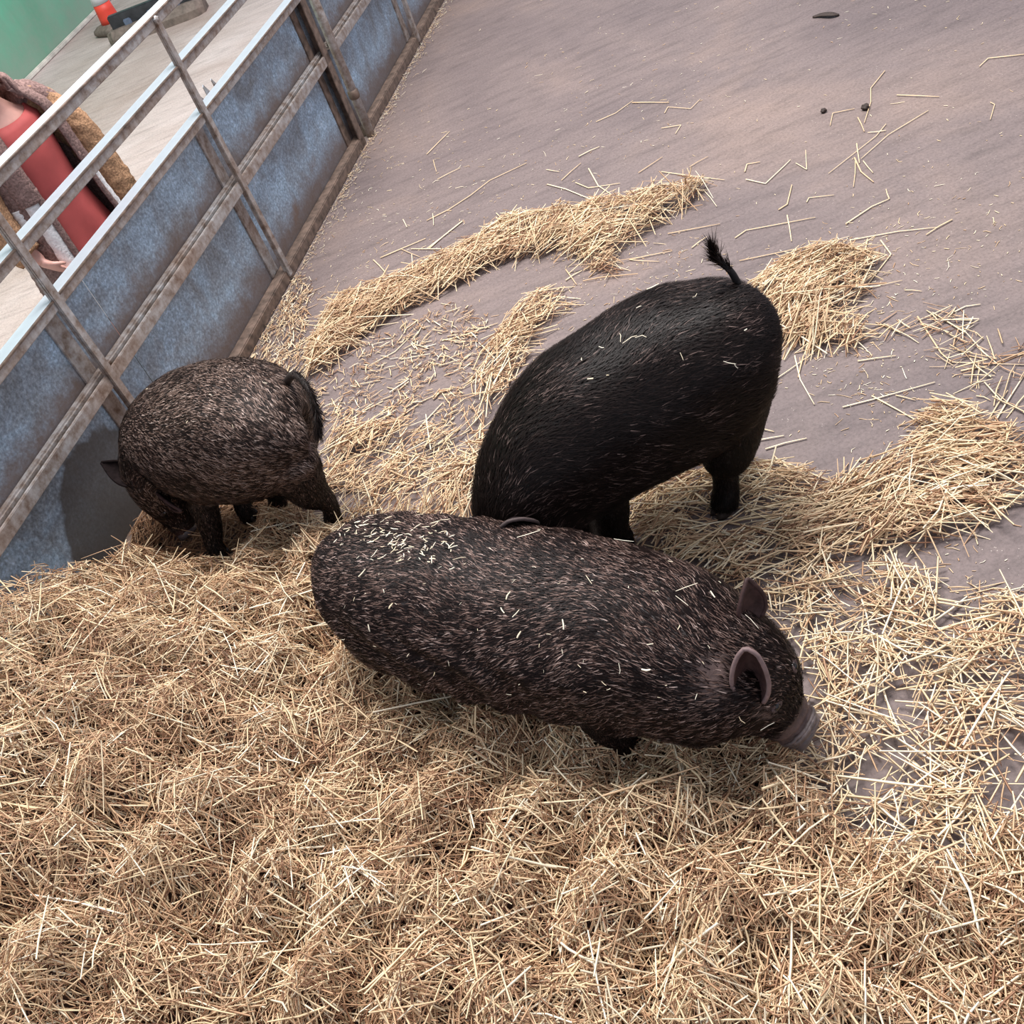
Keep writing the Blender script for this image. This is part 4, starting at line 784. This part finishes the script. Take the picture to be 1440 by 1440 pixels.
for q in (-1, 1):
    ell(bm, (q * .073, .0, 1.215), .010, .018, .028); ell(bm, (q * .036, .078, 1.20), .022, .018, .02)
    dz = 0 if q > 0 else -.085
    limb(bm, [(q * .14, -.01, 1.00), (q * .20, -.02, .90), (q * .215, -.01, .80 + dz * .5), (q * .225, .02, .71 + dz), (q * .225, .065, .635 + dz)], [.038, .034, .030, .027, .020])
    # hand: palm, four fingers and a thumb, loosely curled in front of the thigh
    wx = q * .225; f = np.array([-q * .50, .45, -.74]); f /= np.linalg.norm(f); s_ = np.array([q * .25, .80, .32]); s_ -= f * (s_ @ f); s_ /= np.linalg.norm(s_); nn = np.cross(f, s_) * q
    w_ = np.array([wx, .075, .625 + dz]); pc = w_ + f * .035
    loft(bm, [[w_ + f * l + s_ * math.cos(a) * hw + nn * math.sin(a) * th for a in np.linspace(0, 6.2832, 14, endpoint=False)] for l, hw, th in ((-.01, .019, .016), (.015, .026, .014), (.04, .031, .013), (.058, .030, .011))])
    for i, (o2, ln) in enumerate(((.0235, .046), (.0085, .052), (-.0075, .049), (-.023, .038))):
        b0 = w_ + f * .050 + s_ * o2; curl = .25 + .08 * i
        P3 = [b0, b0 + f * ln * .42, b0 + f * ln * .75 - nn * ln * curl * .5, b0 + f * ln * .9 - nn * ln * curl * 1.4]
        limb(bm, P3, [.0075, .0070, .0066, .0054], 8, 8)
    b0 = w_ + f * .012 + s_ * .020; limb(bm, [b0, b0 + s_ * .018 + f * .012, b0 + s_ * .024 + f * .032 - nn * .008, b0 + s_ * .020 + f * .048 - nn * .014], [.0105, .0092, .0078, .006], 8, 8)
    limb(bm, [(q * .065, -.005, .62), (q * .07, .0, .46), (q * .07, .005, .34), (q * .07, -.012, .22), (q * .072, -.01, .08)], [.068, .055, .043, .042, .028])
body = remesh('body', bm, .0048, 3, M_skin, per)
bm = bmesh.new(); ths = np.linspace(0, 2 * math.pi, 72, endpoint=False)
def dress_ring(z, a, b_, fold):
    return [((a + fold * math.sin(t_ * 7 + z * 3)) * math.cos(t_), (b_ + fold * math.sin(t_ * 7 + z * 3)) * math.sin(t_), z + (0)) for t_ in ths]
R_ = [dress_ring(z, a, b_, f_) for z, a, b_, f_ in ((.40, .185, .150, .012), (.50, .165, .132, .010), (.60, .15, .118, .006), (.70, .132, .105, .003), (.76, .124, .098, .002), (.86, .130, .102, .001), (.95, .140, .100, 0), (1.0, .138, .090, 0))]
top = [(.108 * math.cos(t_), .078 * math.sin(t_), 1.045 - .022 * max(0, math.sin(t_))) for t_ in ths]; R_ += [top, [(x * .93, y * .93, z - .002) for x, y, z in top]]
loft(bm, R_, cap=False); o = from_bm('red_dress', bm, M_red, per, True); so = o.modifiers.new('s', 'SOLIDIFY'); so.thickness = .004
def fleece(o, amp, freq, seed):
    me = o.data; V = vco(me); me.vertices.foreach_set('co', (V + vno(me) * (wavy(V, freq, seed, 2) * amp)[:, None]).astype(np.float32).ravel()); me.update()
def open_ring(z, a, b_, gap, n=90, yo=-.01): # arc around the back, open at the front by 2*gap (angle)
    return [(a * math.cos(t_), yo + b_ * math.sin(t_), z) for t_ in np.linspace(math.pi / 2 + gap, math.pi / 2 + 2 * math.pi - gap, n)]
def zr(z): return np.interp(z, [.34, .5, .7, .85, .95, 1.02, 1.07, 1.10], [.215, .205, .185, .178, .178, .165, .125, .085]), np.interp(z, [.34, .5, .7, .85, .95, 1.02, 1.07, 1.10], [.175, .165, .145, .138, .13, .118, .09, .07])
bm = bmesh.new(); loft(bm, [open_ring(z, *zr(z), .76) for z in np.linspace(.34, 1.10, 70)], cap=False, closed=False)
o = from_bm('coat_body', bm, M_fm, per, True); fleece(o, .005, 28, 3); so = o.modifiers.new('s', 'SOLIDIFY'); so.thickness = .016; so.offset = 1
# collar standing round the neck and turned lapels
bm = bmesh.new(); loft(bm, [open_ring(z, a, b_, .62, 70, yo) for z, a, b_, yo in ((1.06, .120, .085, -.012), (1.10, .098, .085, -.015), (1.135, .092, .088, -.02), (1.15, .10, .098, -.024), (1.135, .118, .112, -.026), (1.09, .132, .118, -.02), (1.06, .14, .112, -.015))], cap=False, closed=False)
o = from_bm('collar', bm, M_fm, per, True); fleece(o, .004, 30, 5); so = o.modifiers.new('s', 'SOLIDIFY'); so.thickness = .012
def front_strip(name, q, z0, z1, g0, g1, lift, m_, seed, n=40, k=8):
    bm = bmesh.new(); rings = []
    for z in np.linspace(z0, z1, n):
        a, b_ = zr(z); row = []
        for g in np.linspace(g0, g1, k): 
            t_ = math.pi / 2 - q * g; e = lift * math.sin(math.pi * (g - g0) / (g1 - g0)) ** .5 if g0 < g < g1 else 0
            row.append(((a + e) * math.cos(t_), -.01 + (b_ + .012 + e) * math.sin(t_), z))
        rings.append(row)
    loft(bm, rings, cap=False, closed=False); o = from_bm(name, bm, m_, per, True); fleece(o, .0022, 40, seed); so = o.modifiers.new('s', 'SOLIDIFY'); so.thickness = .010; so.offset = 0
for q in (-1, 1):
    front_strip('front_trim', q, .36, .80, .76, 1.04, .016, M_fw, 11 + q)
    front_strip('trim_edge', q, .36, .84, .66, .76, .010, M_fm, 21 + q, k=4)
    front_strip('lapel', q, .80, 1.10, .66, 1.15, .020, M_fm, 31 + q)
    front_strip('pocket_trim', q, .70, .80, 1.12, 1.36, .016, M_fw, 41 + q)
    bm = bmesh.new(); dz = 0 if q > 0 else -.085; yy = 0 if q > 0 else .03
    Q = resample([(q * .125, -.01, 1.045, .052), (q * .185, -.010, .985, .064), (q * .230, yy - .01, .88, .064), (q * .245, yy, .79 + dz * .5, .062), (q * .246, yy + .02, .715 + dz, .058), (q * .240, .055, .665 + dz, .050)], 46)
    loft(bm, tube_rings(Q[:, :3], Q[:, 3], 40, up=(0, 1, .1))); o = from_bm('sleeve', bm, M_ft, per, True); fleece(o, .005, 28, 7 + q)
    bm = bmesh.new(); Q = resample([(q * .10, -.01, 1.062, .035), (q * .15, -.012, 1.035, .058), (q * .20, -.018, .965, .0665), (q * .218, -.024, .905, .064)], 20)
    loft(bm, tube_rings(Q[:, :3], Q[:, 3], 40, up=(0, 1, .1))); o = from_bm('shoulder_panel', bm, M_fm, per, True); fleece(o, .004, 28, 17 + q)
    bm = bmesh.new(); ell(bm, (q * .027, .094, 1.222), .0095, .006, .006, 12, 8); from_bm('eye', bm, M_eye, per, True)
    bm = bmesh.new(); loft(bm, [oval(q * .073, y, z, a, b_) for y, z, a, b_ in ((.03, 0, .045, .095), (.03, .03, .047, .097), (.015, .06, .043, .075), (-.008, .09, .040, .048), (-.01, .17, .041, .044), (-.01, .18, .036, .040))]); from_bm('boot', bm, M_shoe, per, True)
bm = bmesh.new(); limb(bm, [(-.02, .088, 1.178), (0, .095, 1.176), (.02, .088, 1.178)], [.003, .0055, .003], 8, 8); from_bm('mouth', bm, M_lip, per, True)
bm = bmesh.new(); rings = []
for z, a, b_, yo in ((1.335, .02, .02, -.005), (1.328, .05, .055, -.005), (1.30, .078, .090, -.006), (1.26, .088, .098, -.012), (1.20, .090, .085, -.03), (1.14, .085, .06, -.052), (1.10, .075, .04, -.065)):
    rings.append([(a * math.cos(t_) * (1 + .02 * math.sin(t_ * 19)), yo + b_ * math.sin(t_) * (1 if math.sin(t_) < 0 else (1 if z > 1.28 else .25)), z) for t_ in np.linspace(0, 6.2832, 60, endpoint=False)])
loft(bm, rings); from_bm('hair', bm, M_hair, per, True)
